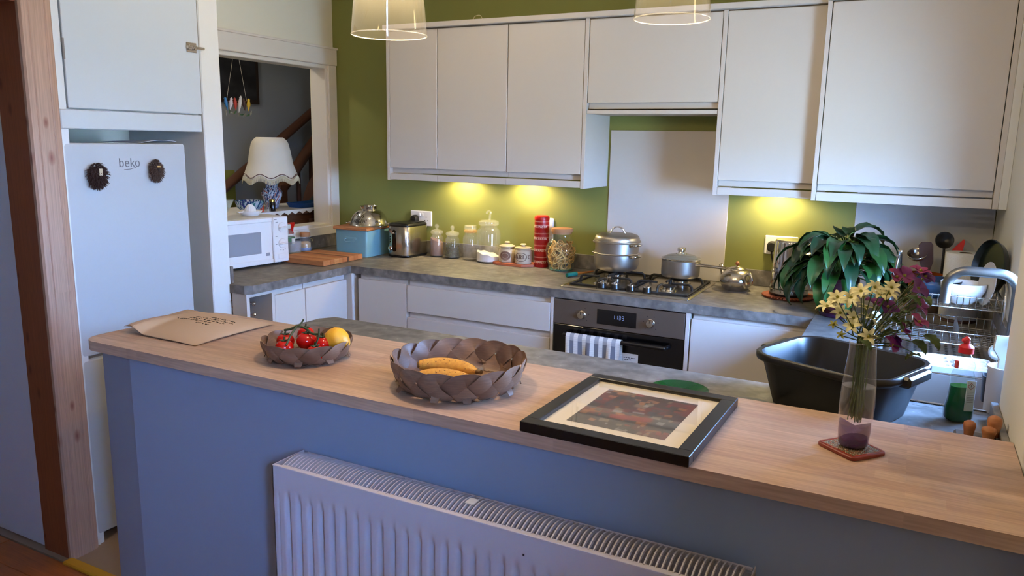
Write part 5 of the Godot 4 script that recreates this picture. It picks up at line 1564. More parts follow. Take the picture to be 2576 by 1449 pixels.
# ---------------------------------------------------------------- sink corner
func sink_corner():
	# bowl
	var s := thing("sink", "taupe sink bowl with a steel drainer tray beside it under the window", "sink", Vector3(3.185, WT, 1.3475))
	var taupe := mat(Color(0.40, 0.36, 0.33), 0.45)
	var b := B.new()
	b.loft([B.rrect(0.328, 0.313, 0.03, 0.0025), B.rrect(0.322, 0.307, 0.03, 0.003), B.rrect(0.318, 0.303, 0.03, -0.002), B.rrect(0.300, 0.285, 0.045, -0.14), B.rrect(0.26, 0.245, 0.05, -0.155)], false, true, false, 0.8)
	obj("bowl", b, taupe, s)
	b = B.new()
	var rim := []
	for q in B.rrect(0.326, 0.311, 0.03, 0.003): rim.append(q)
	rim.append(rim[0])
	b.tube(rim, 0.0028, 6)
	obj("rim", b, M.steel, s)
	obj("waste", lt([Vector2(0.035, -0.1545), Vector2(0.036, -0.152), Vector2(0.026, -0.153), Vector2(0.001, -0.156)], 28), M.chrome, s)
	# perforated drainer
	b = B.new()
	b.loft([B.rrect(0.328, 0.356, 0.02, 0.003), B.rrect(0.322, 0.350, 0.02, 0.0035), B.rrect(0.318, 0.346, 0.02, -0.014)], false, true, false, 0.8)
	var dr := obj("drainer", b, M.steel, s, Vector3(0, 0, -0.5275))
	b = B.new()
	for i in 13:
		for j in 12:
			b.x = Transform3D(Basis(), Vector3(-0.138 + i * 0.023, -0.0138, -0.145 + j * 0.026))
			b.lathe([Vector2(0.0052, 0.0), Vector2(0.0045, 0.0006)], 8, 0.6, false, true)
	var pf := obj("perforation", b, M.black, dr)
	pf.set_meta("kind", "stuff")
	# tap
	var t := thing("tap", "brushed steel square-arched kitchen tap over the sink", "tap", Vector3(3.360, WT, 1.22))
	obj("base", lt([Vector2(0.0225, 0.0), Vector2(0.0225, 0.006), Vector2(0.019, 0.010), Vector2(0.019, 0.06), Vector2(0.0145, 0.065)], 28), M.steel_rough, t)
	b = B.new()
	var path := [Vector3(0, 0.05, 0), Vector3(0, 0.255, 0)]
	for i in 9:
		var a := PI / 2 * i / 8.0
		path.append(Vector3(-0.048 + 0.048 * cos(a), 0.262 + 0.048 * sin(a), 0))
	for i in 9:
		var a := PI / 2 + PI / 2 * i / 8.0
		path.append(Vector3(-0.120 + 0.048 * cos(a), 0.262 + 0.048 * sin(a), -0.01 * i / 8.0))
	path.append(Vector3(-0.1685, 0.215, -0.01))
	b.tube(path, 0.0135, 16)
	obj("spout", b, mat(Color(0.50, 0.49, 0.47), 0.35, 1.0), t)
	obj("lever", tb([Vector3(0, 0.045, 0.016), Vector3(0, 0.052, 0.035), Vector3(0, 0.085, 0.058)], [0.006, 0.006, 0.004], 10), M.steel_rough, t)
	# two-tier dish rack
	var r := thing("dish_rack", "two-tier wire dish rack standing on the drainer", "dish rack", Vector3(3.225, WT, 0.70))
	var wm: Material = M.steel
	for tier in 2:
		var y0: float = [0.016, 0.130][tier]
		var x0: float = [-0.145, -0.090][tier]
		var zf: float = [0.135, 0.10][tier]
		var zb: float = [-0.150, -0.130][tier]
		var x1 := 0.146
		b = B.new()
		for y in [y0, y0 + 0.038]:
			b.tube([Vector3(x0, y, zf), Vector3(x1, y, zf), Vector3(x1, y, zb), Vector3(x0, y, zb), Vector3(x0, y, zf)], 0.0022, 6)
		var fr := obj("basket", b, wm, r)
		var nx := 13
		for i in nx + 1:
			var x := lerpf(x0, x1, float(i) / nx)
			obj("wire", tb([Vector3(x, y0 + 0.042, zf), Vector3(x, y0, zf), Vector3(x, y0, zb), Vector3(x, y0 + 0.042, zb)], 0.0015, 5), wm, fr)
		for i in 9:
			var z := lerpf(zf, zb, (i + 1) / 10.0)
			obj("wire", tb([Vector3(x0, y0 + 0.042, z), Vector3(x0, y0 - 0.002, z), Vector3(x1, y0 - 0.002, z), Vector3(x1, y0 + 0.042, z)], 0.0013, 5), wm, fr)
		if tier == 0:
			for i in 10:
				obj("peg", tb([Vector3(0.03, y0, zf - 0.02 - i * 0.026), Vector3(0.034, y0 + 0.05, zf - 0.02 - i * 0.026)], 0.0015, 5), wm, fr)
	obj("post", tb(arc([Vector3(-0.160, 0.001, 0.10), Vector3(-0.168, 0.10, 0.10), Vector3(-0.172, 0.20, 0.10), Vector3(-0.166, 0.285, 0.10), Vector3(-0.160, 0.290, 0.095), Vector3(-0.155, 0.10, -0.12), Vector3(-0.150, 0.001, -0.125)], 6), 0.0055, 10), M.chrome, r)
	obj("post", tb(arc([Vector3(0.150, 0.001, 0.12), Vector3(0.150, 0.20, 0.11), Vector3(0.150, 0.20, -0.11), Vector3(0.150, 0.001, -0.125)], 6), 0.004, 8), M.chrome, r)
	for x in [-0.145, -0.09]: obj("brace", tb([Vector3(x, 0.055, -0.15), Vector3(-0.09, 0.13, -0.13)], 0.0022, 6), wm, r)
	# crockery in the rack
	obj_tag("bowl", lt([Vector2(0.032, 0), Vector2(0.034, 0.004), Vector2(0.053, 0.020), Vector2(0.066, 0.046), Vector2(0.069, 0.070), Vector2(0.0665, 0.070), Vector2(0.062, 0.046), Vector2(0.048, 0.022), Vector2(0.001, 0.010)], 44, 2.0), M.gloss_white, "white cereal bowl in the upper tier of the dish rack", "bowl").position = Vector3(3.262, WT + 0.134, 0.715)
	for q in [[Vector3(3.338, 1.118, 0.735), 0.072, Color(0.80, 0.80, 0.80), "pale plate standing upright in the rack behind the white bowl", "plate", 0.25], [Vector3(3.350, 1.158, 0.655), 0.098, Color(0.055, 0.085, 0.08), "dark green round pan standing upright in the rack against the wall", "frying pan", 0.42]]:
		b = B.new()
		b.x = Transform3D(Basis(Vector3.UP, q[5]) * Basis(Vector3(0, 0, 1), PI / 2 - 0.10), Vector3.ZERO)
		var rr: float = q[1]
		if q[4] == "plate": b.lathe([Vector2(rr * 0.6, 0), Vector2(rr * 0.65, 0.002), Vector2(rr, 0.012), Vector2(rr, 0.014), Vector2(rr * 0.62, 0.005), Vector2(0.001, 0.004)], 40)
		else: b.lathe([Vector2(rr * 0.8, 0), Vector2(rr * 0.9, 0.006), Vector2(rr, 0.026), Vector2(rr - 0.003, 0.027), Vector2(rr * 0.88, 0.009), Vector2(0.001, 0.006)], 44)
		obj_tag(String(q[4]).replace(" ", "_"), b, mat(q[2], 0.3), q[3], q[4]).position = q[0]
	# kitchen roll
	var k := thing("kitchen_roll", "roll of embossed white kitchen paper on a holder behind the rack", "kitchen roll", Vector3(3.278, WT, 0.335))
	var km := mat(Color(0.90, 0.91, 0.93), 0.9)
	var kn := noise(0.022, 1, 44)
	km.heightmap_enabled = true
	var hi := kn.get_seamless_image(256, 256)
	for y in 256:
		for x in 256:
			var hv := 0.5 + 0.5 * sin(hi.get_pixel(x, y).r * 70.0)
			hi.set_pixel(x, y, Color(hv, hv, hv))
	km.heightmap_texture = ImageTexture.create_from_image(hi)
	km.heightmap_scale = 0.14
	km.uv1_triplanar = true
	km.uv1_scale = Vector3(8, 8, 8)
	obj("paper", lt([Vector2(0.021, 0.012), Vector2(0.064, 0.012), Vector2(0.066, 0.014), Vector2(0.066, 0.258), Vector2(0.064, 0.260), Vector2(0.022, 0.260)], 48, 0.9, false, false), km, k)
	b = B.new()
	b.sheet(func(u: float, v: float):
		var a := lerpf(0.35, -0.12, u)
		var r_ := 0.0668 + 0.009 * u * u
		return Vector3(r_ * cos(a), lerpf(0.014, 0.257, v), r_ * sin(a)), 8, 4, 0.0004)
	obj("loose_sheet", b, km, k)
	obj("core", lt([Vector2(0.0215, 0.012), Vector2(0.0215, 0.2595), Vector2(0.0195, 0.2595), Vector2(0.0195, 0.012)], 28), mat(Color(0.35, 0.30, 0.27), 0.9), k)
	obj("holder", lt([Vector2(0.062, 0), Vector2(0.064, 0.003), Vector2(0.062, 0.010), Vector2(0.008, 0.011), Vector2(0.006, 0.018), Vector2(0.006, 0.22), Vector2(0.001, 0.226)], 32), M.dark_wood, k)
	# utensil crock with its tools
	var c := thing("utensil_crock", "brown glazed utensil crock in the far right corner", "crock", Vector3(3.155, WT, 0.20))
	obj("body", lt([Vector2(0.060, 0), Vector2(0.066, 0.004), Vector2(0.070, 0.05), Vector2(0.066, 0.105)], 40, 2.0, true, false), mat(Color(0.52, 0.42, 0.33), 0.5), c)
	obj("glaze_band", lt([Vector2(0.0665, 0.104), Vector2(0.067, 0.110), Vector2(0.071, 0.130), Vector2(0.071, 0.150), Vector2(0.066, 0.150), Vector2(0.063, 0.02), Vector2(0.001, 0.012)], 40), mat(Color(0.52, 0.25, 0.08), 0.25), c)
	var sp := thing("wooden_spatula", "dark wooden spatula standing in the brown crock", "spatula", Vector3(3.175, WT + 0.02, 0.205))
	b = B.new()
	b.x = Transform3D(Basis(Vector3.UP, 0.35) * Basis(Vector3(0, 0, 1), 0.13), Vector3.ZERO)
	b.prism(PackedVector2Array([Vector2(-0.009, 0), Vector2(0.009, 0), Vector2(0.011, 0.14), Vector2(0.026, 0.18), Vector2(0.027, 0.245), Vector2(0.020, 0.258), Vector2(-0.014, 0.262), Vector2(-0.026, 0.250), Vector2(-0.024, 0.18), Vector2(-0.011, 0.14)]), -0.003, 0.003, true)
	obj("blade", b, M.dark_wood, sp)
	var ld := thing("ladle", "stainless ladle head leaning out of the brown crock to the left", "ladle", Vector3(3.140, WT + 0.02, 0.20))
	b = B.new()
	b.x = Transform3D(Basis(Vector3(1, 0, 0), 0.55) * Basis(Vector3(0, 0, 1), 0.15), Vector3(-0.020, 0.205, 0.01))
	b.lathe([Vector2(0.001, -0.024), Vector2(0.020, -0.020), Vector2(0.034, -0.006), Vector2(0.037, 0.008), Vector2(0.035, 0.008), Vector2(0.031, -0.004), Vector2(0.018, -0.017), Vector2(0.001, -0.020)], 32, 2.0)
	obj("cup", b, M.steel, ld)
	obj("shaft", tb(arc([Vector3(0.01, 0.0, -0.02), Vector3(0.012, 0.12, -0.025), Vector3(0.012, 0.205, -0.03)]), 0.004, 8), M.steel, ld)
	var sc := thing("kitchen_spoon", "black cooking spoon standing behind the kitchen roll", "spoon", Vector3(3.215, WT + 0.02, 0.165))
	b = B.new()
	b.x = Transform3D(Basis(Vector3(1, 0, 0), 1.35) * Basis(), Vector3(-0.005, 0.262, -0.02))
	b.lathe([Vector2(0.001, -0.012), Vector2(0.020, -0.010), Vector2(0.032, 0.0), Vector2(0.034, 0.006), Vector2(0.031, 0.006), Vector2(0.018, -0.006), Vector2(0.001, -0.008)], 32, 2.0)
	obj("head", b, M.black, sc)
	obj("shaft", tb([Vector3(0.0, 0.0, -0.01), Vector3(-0.003, 0.23, -0.024)], 0.005, 8), M.black, sc)
	var rs := thing("spatula", "red silicone spatula standing next to the black spoon", "spatula", Vector3(3.240, WT + 0.02, 0.190))
	b = B.new()
	b.x = Transform3D(Basis(Vector3(0, 0, 1), -0.08), Vector3.ZERO)
	b.prism(PackedVector2Array([Vector2(-0.020, 0.19), Vector2(0.014, 0.19), Vector2(0.018, 0.27), Vector2(0.012, 0.278), Vector2(-0.008, 0.250), Vector2(-0.020, 0.23)]), -0.004, 0.004)
	obj("blade", b, mat(Color(0.80, 0.14, 0.08), 0.5), rs)
	obj("shaft", tb([Vector3(0.0, 0.0, 0), Vector3(0.004, 0.20, 0)], 0.005, 8), M.black, rs)
	obj_tag("teal_bowl", lt([Vector2(0.04, 0), Vector2(0.044, 0.004), Vector2(0.068, 0.030), Vector2(0.078, 0.062), Vector2(0.075, 0.062), Vector2(0.064, 0.032), Vector2(0.001, 0.008)], 40, 2.0), mat(Color(0.05, 0.14, 0.20), 0.25), "dark blue bowl in the upper rack behind the purple flowers", "bowl").position = Vector3(3.185, WT + 0.134, 0.64)
	# white cutlery tray between bowl and drainer
	var ct := thing("cutlery_tray", "white plastic tray with oval hollows at the back edge of the sink", "tray", Vector3(3.235, WT + 0.001, 1.095), 0.05)
	b = B.new()
	b.loft([B.rrect(0.20, 0.150, 0.02, 0.0), B.rrect(0.21, 0.160, 0.022, 0.018), B.rrect(0.204, 0.154, 0.020, 0.018), B.rrect(0.196, 0.146, 0.018, 0.005)])
	obj("body", b, M.plastic_white, ct)
	for q in [[-0.05, -0.045, 0.09], [0.05, -0.045, 0.09], [-0.05, 0.0, 0.09], [0.05, 0.0, 0.09], [-0.05, 0.045, 0.09], [0.05, 0.045, 0.09]]:
		b = B.new()
		b.loft([B.rrect(q[2], 0.040, 0.02, 0.005), B.rrect(q[2], 0.040, 0.02, 0.017), B.rrect(q[2] - 0.008, 0.032, 0.016, 0.017), B.rrect(q[2] - 0.014, 0.026, 0.013, 0.006)], false, true)
		obj("compartment", b, M.plastic_white, ct, Vector3(q[0], 0, q[1]))
	# washing-up liquid
	var w := thing("washing_up_liquid", "clear bottle of green washing-up liquid with a red cap", "bottle", Vector3(3.232, WT, 1.605), 0.45)
	var prof := func(k: float) -> Array:
		var rings := []
		for q in [[0.026, 0.018, 0.0], [0.033, 0.022, 0.006], [0.034, 0.023, 0.030], [0.029, 0.021, 0.052], [0.027, 0.020, 0.085], [0.026, 0.020, 0.110], [0.022, 0.018, 0.124], [0.025, 0.019, 0.136], [0.020, 0.016, 0.152], [0.013, 0.013, 0.163], [0.012, 0.012, 0.168]]:
			rings.append(B.rrect(q[0] * 2 * k, q[1] * 2 * k, minf(q[0], q[1]) * 0.98 * k, q[2], 7))
		return rings
	b = B.new()
	b.loft(prof.call(1.0), true, true, false, 2.0)
	obj("body", b, glass(Color(0.45, 0.80, 0.82, 0.07)), w)
	b = B.new()
	var lq: Array = prof.call(0.93).slice(0, 5)
	b.loft(lq, true, true, false, 2.0)
	var lqm := mat(Color(0.0, 0.24, 0.07), 0.12)
	lqm.backlight_enabled = true
	lqm.backlight = Color(0.02, 0.35, 0.06)
	obj("liquid", b, lqm, w, Vector3(0, 0.002, 0))
	b = B.new()
	b.x = Transform3D(Basis(Vector3.UP, 0.5), Vector3(0, 0, 0))
	var lbl := bx(Vector3(0.000, 0.030, 0.0205), Vector3(0.022, 0.106, 0.0228), 0.001)
	var lo := obj("label", lbl, mat(Color(0.72, 0.80, 0.84), 0.5), w)
	var hz := B.new()
	hz.x = Transform3D(Basis(Vector3(0, 0, 1), PI / 4), Vector3(0.010, 0.092, 0.0230))
	for q in [[0.0055, 0, 0.0008, 0.0118], [-0.0055, 0, 0.0008, 0.0118], [0, 0.0055, 0.0118, 0.0008], [0, -0.0055, 0.0118, 0.0008]]:
		hz.box(Vector3(q[0], q[1], 0), Vector3(q[2], q[3], 0.0006))
	obj("hazard_diamond", hz, mat(Color(0.55, 0.10, 0.10), 0.5), lo)
	hz = B.new()
	hz.box(Vector3(0.010, 0.0935, 0.0230), Vector3(0.0016, 0.0055, 0.0006)); hz.box(Vector3(0.010, 0.0888, 0.0230), Vector3(0.0016, 0.0016, 0.0006))
	for i in 7: hz.box(Vector3(0.011, 0.078 - i * 0.0042, 0.0229), Vector3(0.015, 0.0008, 0.0004))
	obj("print", hz, M.grey_text, lo)
	b = B.new()
	b.lathe([Vector2(0.0165, 0.168), Vector2(0.0165, 0.182), Vector2(0.012, 0.187), Vector2(0.007, 0.190), Vector2(0.006, 0.198)], 24, 0.7)
	b.x = Transform3D(Basis(Vector3(0, 0, 1), 0.55), Vector3(0, 0.198, 0))
	b.box(Vector3(-0.002, 0.003, 0), Vector3(0.018, 0.010, 0.013), 0.003)
	obj("cap", b, M.red, w)
	obj("shoulder_label", bx(Vector3(-0.024, 0.132, 0.002), Vector3(-0.018, 0.150, 0.012), 0.001), mat(Color(0.75, 0.20, 0.12), 0.5), w)
	# brush holder
	var h := thing("brush_holder", "white cylindrical brush holder against the window pier", "holder", Vector3(3.326, WT, 1.485))
	obj("body", lt([Vector2(0.032, 0), Vector2(0.034, 0.003), Vector2(0.035, 0.108), Vector2(0.037, 0.111), Vector2(0.037, 0.117), Vector2(0.033, 0.117), Vector2(0.031, 0.010), Vector2(0.001, 0.006)], 36), mat(Color(0.74, 0.70, 0.67), 0.45), h)
	var wp := thing("scraper", "pale plastic scraper standing in the brush holder", "scraper", Vector3(3.317, WT + 0.012, 1.492))
	b = B.new()
	b.x = Transform3D(Basis(Vector3.UP, 0.4), Vector3.ZERO)
	b.prism(PackedVector2Array([Vector2(-0.007, 0), Vector2(0.007, 0), Vector2(0.007, 0.125), Vector2(0.023, 0.142), Vector2(0.024, 0.158), Vector2(0.016, 0.182), Vector2(-0.020, 0.184), Vector2(-0.023, 0.150), Vector2(-0.007, 0.126)]), -0.0035, 0.0035)
	obj("blade", b, mat(Color(0.72, 0.70, 0.66), 0.4), wp)
	var br := thing("washing_up_brush", "white bristled washing-up brush standing in the brush holder", "brush", Vector3(3.338, WT + 0.012, 1.478))
	obj("handle", tb([Vector3(0, 0, 0), Vector3(0.004, 0.165, 0)], 0.006, 8), M.plastic_white, br)
	b = B.new()
	rng.seed = 3
	for i in 220:
		var dv := Vector3(rng.randf_range(-1, 1), rng.randf_range(-0.4, 1), rng.randf_range(-1, 1)).normalized()
		b.tube([Vector3(0.004, 0.168, 0) + dv * 0.006, Vector3(0.004, 0.168, 0) + dv * 0.022], 0.0007, 3)
	obj("bristle", b, M.plastic_white, br).set_meta("kind", "stuff")
	# little caddy with a steel spoon
	var cd := thing("sponge_caddy", "small dark caddy beside the brush holder", "caddy", Vector3(3.272, WT, 1.40))
	b = B.new()
	b.loft([B.rrect(0.05, 0.04, 0.008, 0.001), B.rrect(0.056, 0.046, 0.008, 0.07), B.rrect(0.050, 0.040, 0.007, 0.07), B.rrect(0.044, 0.034, 0.007, 0.006)])
	obj("body", b, mat(Color(0.13, 0.11, 0.11), 0.5), cd)
	cd.position = Vector3(3.318, WT, 1.40)
	var ss := thing("spoon", "steel serving spoon upright in the small dark caddy", "spoon", Vector3(3.314, WT + 0.008, 1.405))
	b = B.new()
	b.x = Transform3D(Basis(Vector3(1, 0, 0), 1.35), Vector3(0, 0.125, 0))
	b.lathe([Vector2(0.001, -0.007), Vector2(0.014, -0.004), Vector2(0.021, 0.002), Vector2(0.0195, 0.003), Vector2(0.012, -0.002), Vector2(0.001, -0.005)], 28, 2.0)
	b.x = Transform3D()
	b.tube([Vector3(0, 0.0, -0.002), Vector3(0, 0.108, 0.0)], 0.0028, 8)
	obj("body", b, M.steel, ss)
	# wooden handles below the bar end
	var kb := thing("knife_block", "low grey block behind the right end of the bar", "block", Vector3(3.262, WT, 1.815))
	obj("body", bx(Vector3(-0.045, 0.001, -0.05), Vector3(0.035, 0.030, 0.05), 0.004), mat(Color(0.36, 0.35, 0.34), 0.6), kb)
	var i := 0
	for q in [[Vector3(3.243, 0.941, 1.805), 0.0125, 0.034, "reddish wooden knife handle nearest the washing-up liquid"], [Vector3(3.279, 0.941, 1.810), 0.0145, 0.028, "wooden knife handle in front, nearest the bar end"], [Vector3(3.290, 0.941, 1.783), 0.0145, 0.046, "wooden knife handle at the back against the pier"]]:
		var r_: float = q[1]
		var hh: float = q[2]
		var kf := thing("knife", q[3], "knife", q[0], 0.0, "wooden handled knives in the block")
		obj("handle", lt([Vector2(r_ * 0.7, 0), Vector2(r_ * 0.8, hh * 0.3), Vector2(r_, hh * 0.7), Vector2(r_ * 0.92, hh * 0.9), Vector2(r_ * 0.5, hh), Vector2(0.001, hh + 0.002)], 24, 2.0), M.board[1 if i == 0 else 0], kf)
		obj("blade", bx(Vector3(-0.0008, -0.0105, -0.008), Vector3(0.0008, 0.0, 0.008)), M.steel, kf)
		i += 1

# ---------------------------------------------------------------- on the peninsula worktop
func lower_things():
	var b := B.new()
	var w := thing("washing_up_bowl", "large black plastic washing-up bowl on the peninsula worktop", "washing-up bowl", Vector3(2.968, WT, 1.66), -0.385)
	b.loft([B.rrect(0.262, 0.212, 0.05, 0.0015), B.rrect(0.268, 0.218, 0.05, 0.004), B.rrect(0.318, 0.272, 0.06, 0.112), B.rrect(0.344, 0.298, 0.07, 0.116), B.rrect(0.350, 0.304, 0.072, 0.122), B.rrect(0.350, 0.304, 0.072, 0.131), B.rrect(0.342, 0.296, 0.068, 0.135), B.rrect(0.322, 0.276, 0.058, 0.133), B.rrect(0.262, 0.212, 0.05, 0.010)], true, true, false, 0.9)
	obj("body", b, M.black, w)
	b = B.new()
	for x in [-0.175, 0.175]: obj("handle", bx(Vector3(x - 0.015, 0.108, -0.06), Vector3(x + 0.015, 0.134, 0.06), 0.006), M.black, w)
	obj_tag("green_plate", lt([Vector2(0.045, 0.0005), Vector2(0.055, 0.002), Vector2(0.074, 0.016), Vector2(0.0745, 0.019), Vector2(0.071, 0.018), Vector2(0.052, 0.005), Vector2(0.001, 0.004)], 48), mat(Color(0.02, 0.28, 0.11), 0.15), "glossy green saucer on the worktop behind the picture frame", "saucer").position = Vector3(2.598, WT, 1.768)
	obj_tag("grey_coaster", lt([Vector2(0.058, 0.0005), Vector2(0.060, 0.002), Vector2(0.060, 0.006), Vector2(0.052, 0.0075), Vector2(0.001, 0.0075)], 44), mat(Color(0.40, 0.41, 0.44), 0.5), "round grey mat beside the black washing-up bowl", "mat").position = Vector3(2.775, WT, 1.765)
	var sp := thing("steel_spoon", "pale plastic spoon head sticking out behind the black bowl", "spoon", Vector3(3.02, WT, 1.20), 0.3)
	b = B.new()
	b.x = Transform3D(Basis(Vector3(1, 0, 0), 1.25), Vector3(0, 0.150, 0))
	b.lathe([Vector2(0.001, -0.006), Vector2(0.014, -0.004), Vector2(0.018, 0.002), Vector2(0.016, 0.003), Vector2(0.001, -0.003)], 24, 2.0)
	b.x = Transform3D()
	b.tube([Vector3(0, 0.004, 0.004), Vector3(0, 0.136, 0.0)], 0.004, 8)
	obj("body", b, mat(Color(0.62, 0.64, 0.68), 0.4), sp)
	sp.name = "plastic_spoon"
	var cup := thing("measuring_cup", "small clear cup holding the pale spoon behind the black bowl", "cup", Vector3(3.02, WT, 1.20))
	obj("glass", lt([Vector2(0.02, 0), Vector2(0.026, 0.003), Vector2(0.030, 0.075), Vector2(0.028, 0.075), Vector2(0.024, 0.005)], 28), M.glass, cup)

# ---------------------------------------------------------------- on the bar
func weave(label: String, at: Vector3, R: float, rb: float, h: float, N: int, twist: float, sw: float, group: String, sd: int) -> Node3D:
	var o := thing("woven_basket", label, "basket", at, 0.0, group)
	rng.seed = sd
	var prof := func(v: float) -> Vector2:
		return Vector2(rb + (R - rb) * pow(v, 0.62), 0.006 + (h - 0.006) * pow(v, 1.25))
	# each strip climbs the wall, turns over at the rim and runs down again
	var table := []
	var wl := 0.0
	var last: Vector2 = prof.call(0.0)
	for i in 41:
		var p: Vector2 = prof.call(i / 40.0)
		wl += p.distance_to(last)
		last = p
		table.append(wl)
	var at_len := func(t: float) -> Vector2:
		if t >= wl: return Vector2(R + (t - wl) * 0.45, h + (t - wl) * 0.9)
		for i in 40:
			if t <= table[i + 1]: return prof.call((i + clampf((t - table[i]) / (table[i + 1] - table[i]), 0.0, 1.0)) / 40.0)
		return prof.call(1.0)
	var ds := TAU * R / N
	var up := 0.0042
	var rho := sw * 0.52
	var q45 := PI / 4
	var line := (wl - rho * (1.0 - cos(q45)) - sw * 0.42) / sin(q45)
	var bend := rho * q45 * 2.0
	var total := 2.0 * line + bend
	for i in N:
		var st := B.new()
		var a0 := TAU * i / N
		st.sheet(func(u: float, v: float):
			var l := u * total
			var s_: float
			var t_: float
			var head: float
			if l < line: s_ = l * cos(q45); t_ = l * sin(q45); head = q45
			elif l < line + bend:
				head = q45 - (l - line) / rho
				s_ = line * cos(q45) + rho * (sin(q45) - sin(head)); t_ = line * sin(q45) + rho * (cos(head) - cos(q45))
			else:
				var m := l - line - bend
				head = -q45
				s_ = line * cos(q45) + 2.0 * rho * sin(q45) + m * cos(q45); t_ = line * sin(q45) - m * sin(q45)
			var w := (v - 0.5) * sw * 0.94
			var ss := s_ - w * sin(head)
			var tt := t_ + w * cos(head)
			var side := clampf((line + bend * 0.5 - l) / (bend * 0.6), -1.0, 1.0)
			var d := (wl - sw * 0.10 - t_) / (ds * 0.5)
			var off: float = up * side * cos(PI * d) + 0.0012 * (1.0 - pow(2.0 * v - 1.0, 2.0))
			if tt > wl - 0.016: tt = wl - 0.016 + (tt - wl + 0.016) * 0.42
			var p: Vector2 = at_len.call(maxf(tt, -0.012))
			var an := a0 + ss / R
			return Vector3((p.x + off) * cos(an), p.y, (p.x + off) * sin(an)), 64, 4, 0.0012)
		obj("strip", st, M.palm[(i * 7 + rng.randi() % 2) % 4], o)
	# woven base
	var nb := int(rb * 2 / (sw * 0.95))
	for fam in 2:
		for i in nb:
			var x := (i - (nb - 1) / 2.0) * sw
			var half := sqrt(maxf(0.0, rb * rb - x * x)) + 0.004
			if half < 0.02: continue
			var st := B.new()
			st.sheet(func(u: float, v: float):
				var l := lerpf(-half, half, u)
				var q := x + (v - 0.5) * sw * 0.94 * (1.0 if fam == 0 else -1.0)
				var y := 0.0055 + 0.0012 * cos(PI * (l / sw + i + fam))
				return Vector3(l, y, q) if fam == 1 else Vector3(q, y, l), 14, 1, 0.0010)
			obj("strip", st, M.palm[(i + fam) % 4], o)
	# strip ends curled out near the foot
	for i in N * 2 / 3:
		var a := TAU * (i + 0.3) / (N * 2 / 3) + rng.randf_range(-0.1, 0.1)
		var st := B.new()
		var out := Vector3(cos(a), 0, sin(a))
		var side := Vector3(-sin(a), 0, cos(a))
		var len := rng.randf_range(0.8, 1.3)
		st.sheet(func(u: float, v: float):
			var an := u * 2.4
			return out * (rb * 1.10 + 0.010 * sin(an) * len + 0.006 * u) + Vector3(0, 0.018 - 0.011 * u + 0.004 * cos(an * 2.0), 0) + side * ((v - 0.5) * sw * 0.55 * (1.0 - 0.5 * u) + 0.012 * u * (len - 1.0) * 3.0), 7, 2, 0.001)
		obj("strip_end", st, M.palm[i % 4], o)
	return o

func bar_things():
	# padded envelope
	var e := thing("padded_envelope", "brown padded envelope with handwriting at the left end of the bar", "envelope", Vector3(1.176, HB, 2.078), 0.0)
	var b := B.new()
	var top := func(u: float, v: float) -> Vector3:
		var x := lerpf(-0.172, 0.172, u)
		var z := lerpf(-0.150, 0.150, v)
		var puff := 0.022 * pow(sin(PI * clampf(v, 0.01, 0.99)), 0.5) * pow(sin(PI * clampf(u, 0.01, 0.99)), 0.4)
		puff += 0.012 * exp(-pow((u - 0.10) / 0.11, 2.0)) * smoothstep(0.25, 0.75, v)
		puff -= 0.003 * exp(-pow((u - 0.27) / 0.06, 2.0)) * smoothstep(0.2, 0.8, v)
		return Vector3(x + 0.045 * (v - 0.5) * (1.0 - u) * 2.0, 0.0015 + puff + 0.010 * smoothstep(0.6, 1.0, v) * smoothstep(0.45, 0.0, u), z)
	b.sheet(func(u: float, v: float): return top.call(u, 1.0 - v) , 40, 32, 0.0)
	b.sheet(func(u: float, v: float):
		var q: Vector3 = top.call(u, v)
		return Vector3(q.x, maxf(0.0005, q.y - 0.002 - 0.012 * sin(PI * u) * sin(PI * v)), q.z), 40, 32, 0.0)
	var kraft := mat(Color(0.735, 0.615, 0.50), 0.65)
	obj("body", b, kraft, e)
	b = B.new()
	b.sheet(func(u: float, v: float):
		var q: Vector3 = top.call(lerpf(0.0, 0.13, 1.0 - v), u)
		return q + Vector3(0, 0.0016 - 0.001 * (1.0 - v), 0), 24, 6, 0.0006)
	obj("flap", b, mat(Color(0.70, 0.585, 0.475), 0.6), e)
	b = B.new()
	rng.seed = 19
	for r in 5:
		var n: int = [6, 9, 8, 8, 4][r]
		var u0: float = [0.50, 0.40, 0.37, 0.26, 0.55][r]
		var u := u0
		for i in n:
			for l in rng.randi_range(2, 5):
				var p0: Vector3 = top.call(u, 0.30 + r * 0.062)
				var pts := []
				for k in 4: pts.append(p0 + Vector3(k * 0.0009 + rng.randf_range(-0.0006, 0.0006), 0.0004, rng.randf_range(-0.0042, 0.0042)))
				b.tube(pts, 0.0006, 4)
				u += 0.0105
			u += 0.016
			if u > 0.80: break
	obj("handwriting", b, mat(Color(0.10, 0.085, 0.08), 0.7), e).set_meta("kind", "stuff")
	# baskets
	var b1 := weave("small woven palm strip basket holding tomatoes and a lemon", Vector3(1.690, HB, 2.150), 0.120, 0.088, 0.066, 12, 0.62, 0.0440, "woven baskets on the bar", 5)
	var b2 := weave("large woven palm strip basket holding two bananas", Vector3(2.163, HB, 2.150), 0.163, 0.125, 0.086, 16, 0.60, 0.0450, "woven baskets on the bar", 6)
	fruit(b1.position, b2.position)
	picture_frame()
	vase()

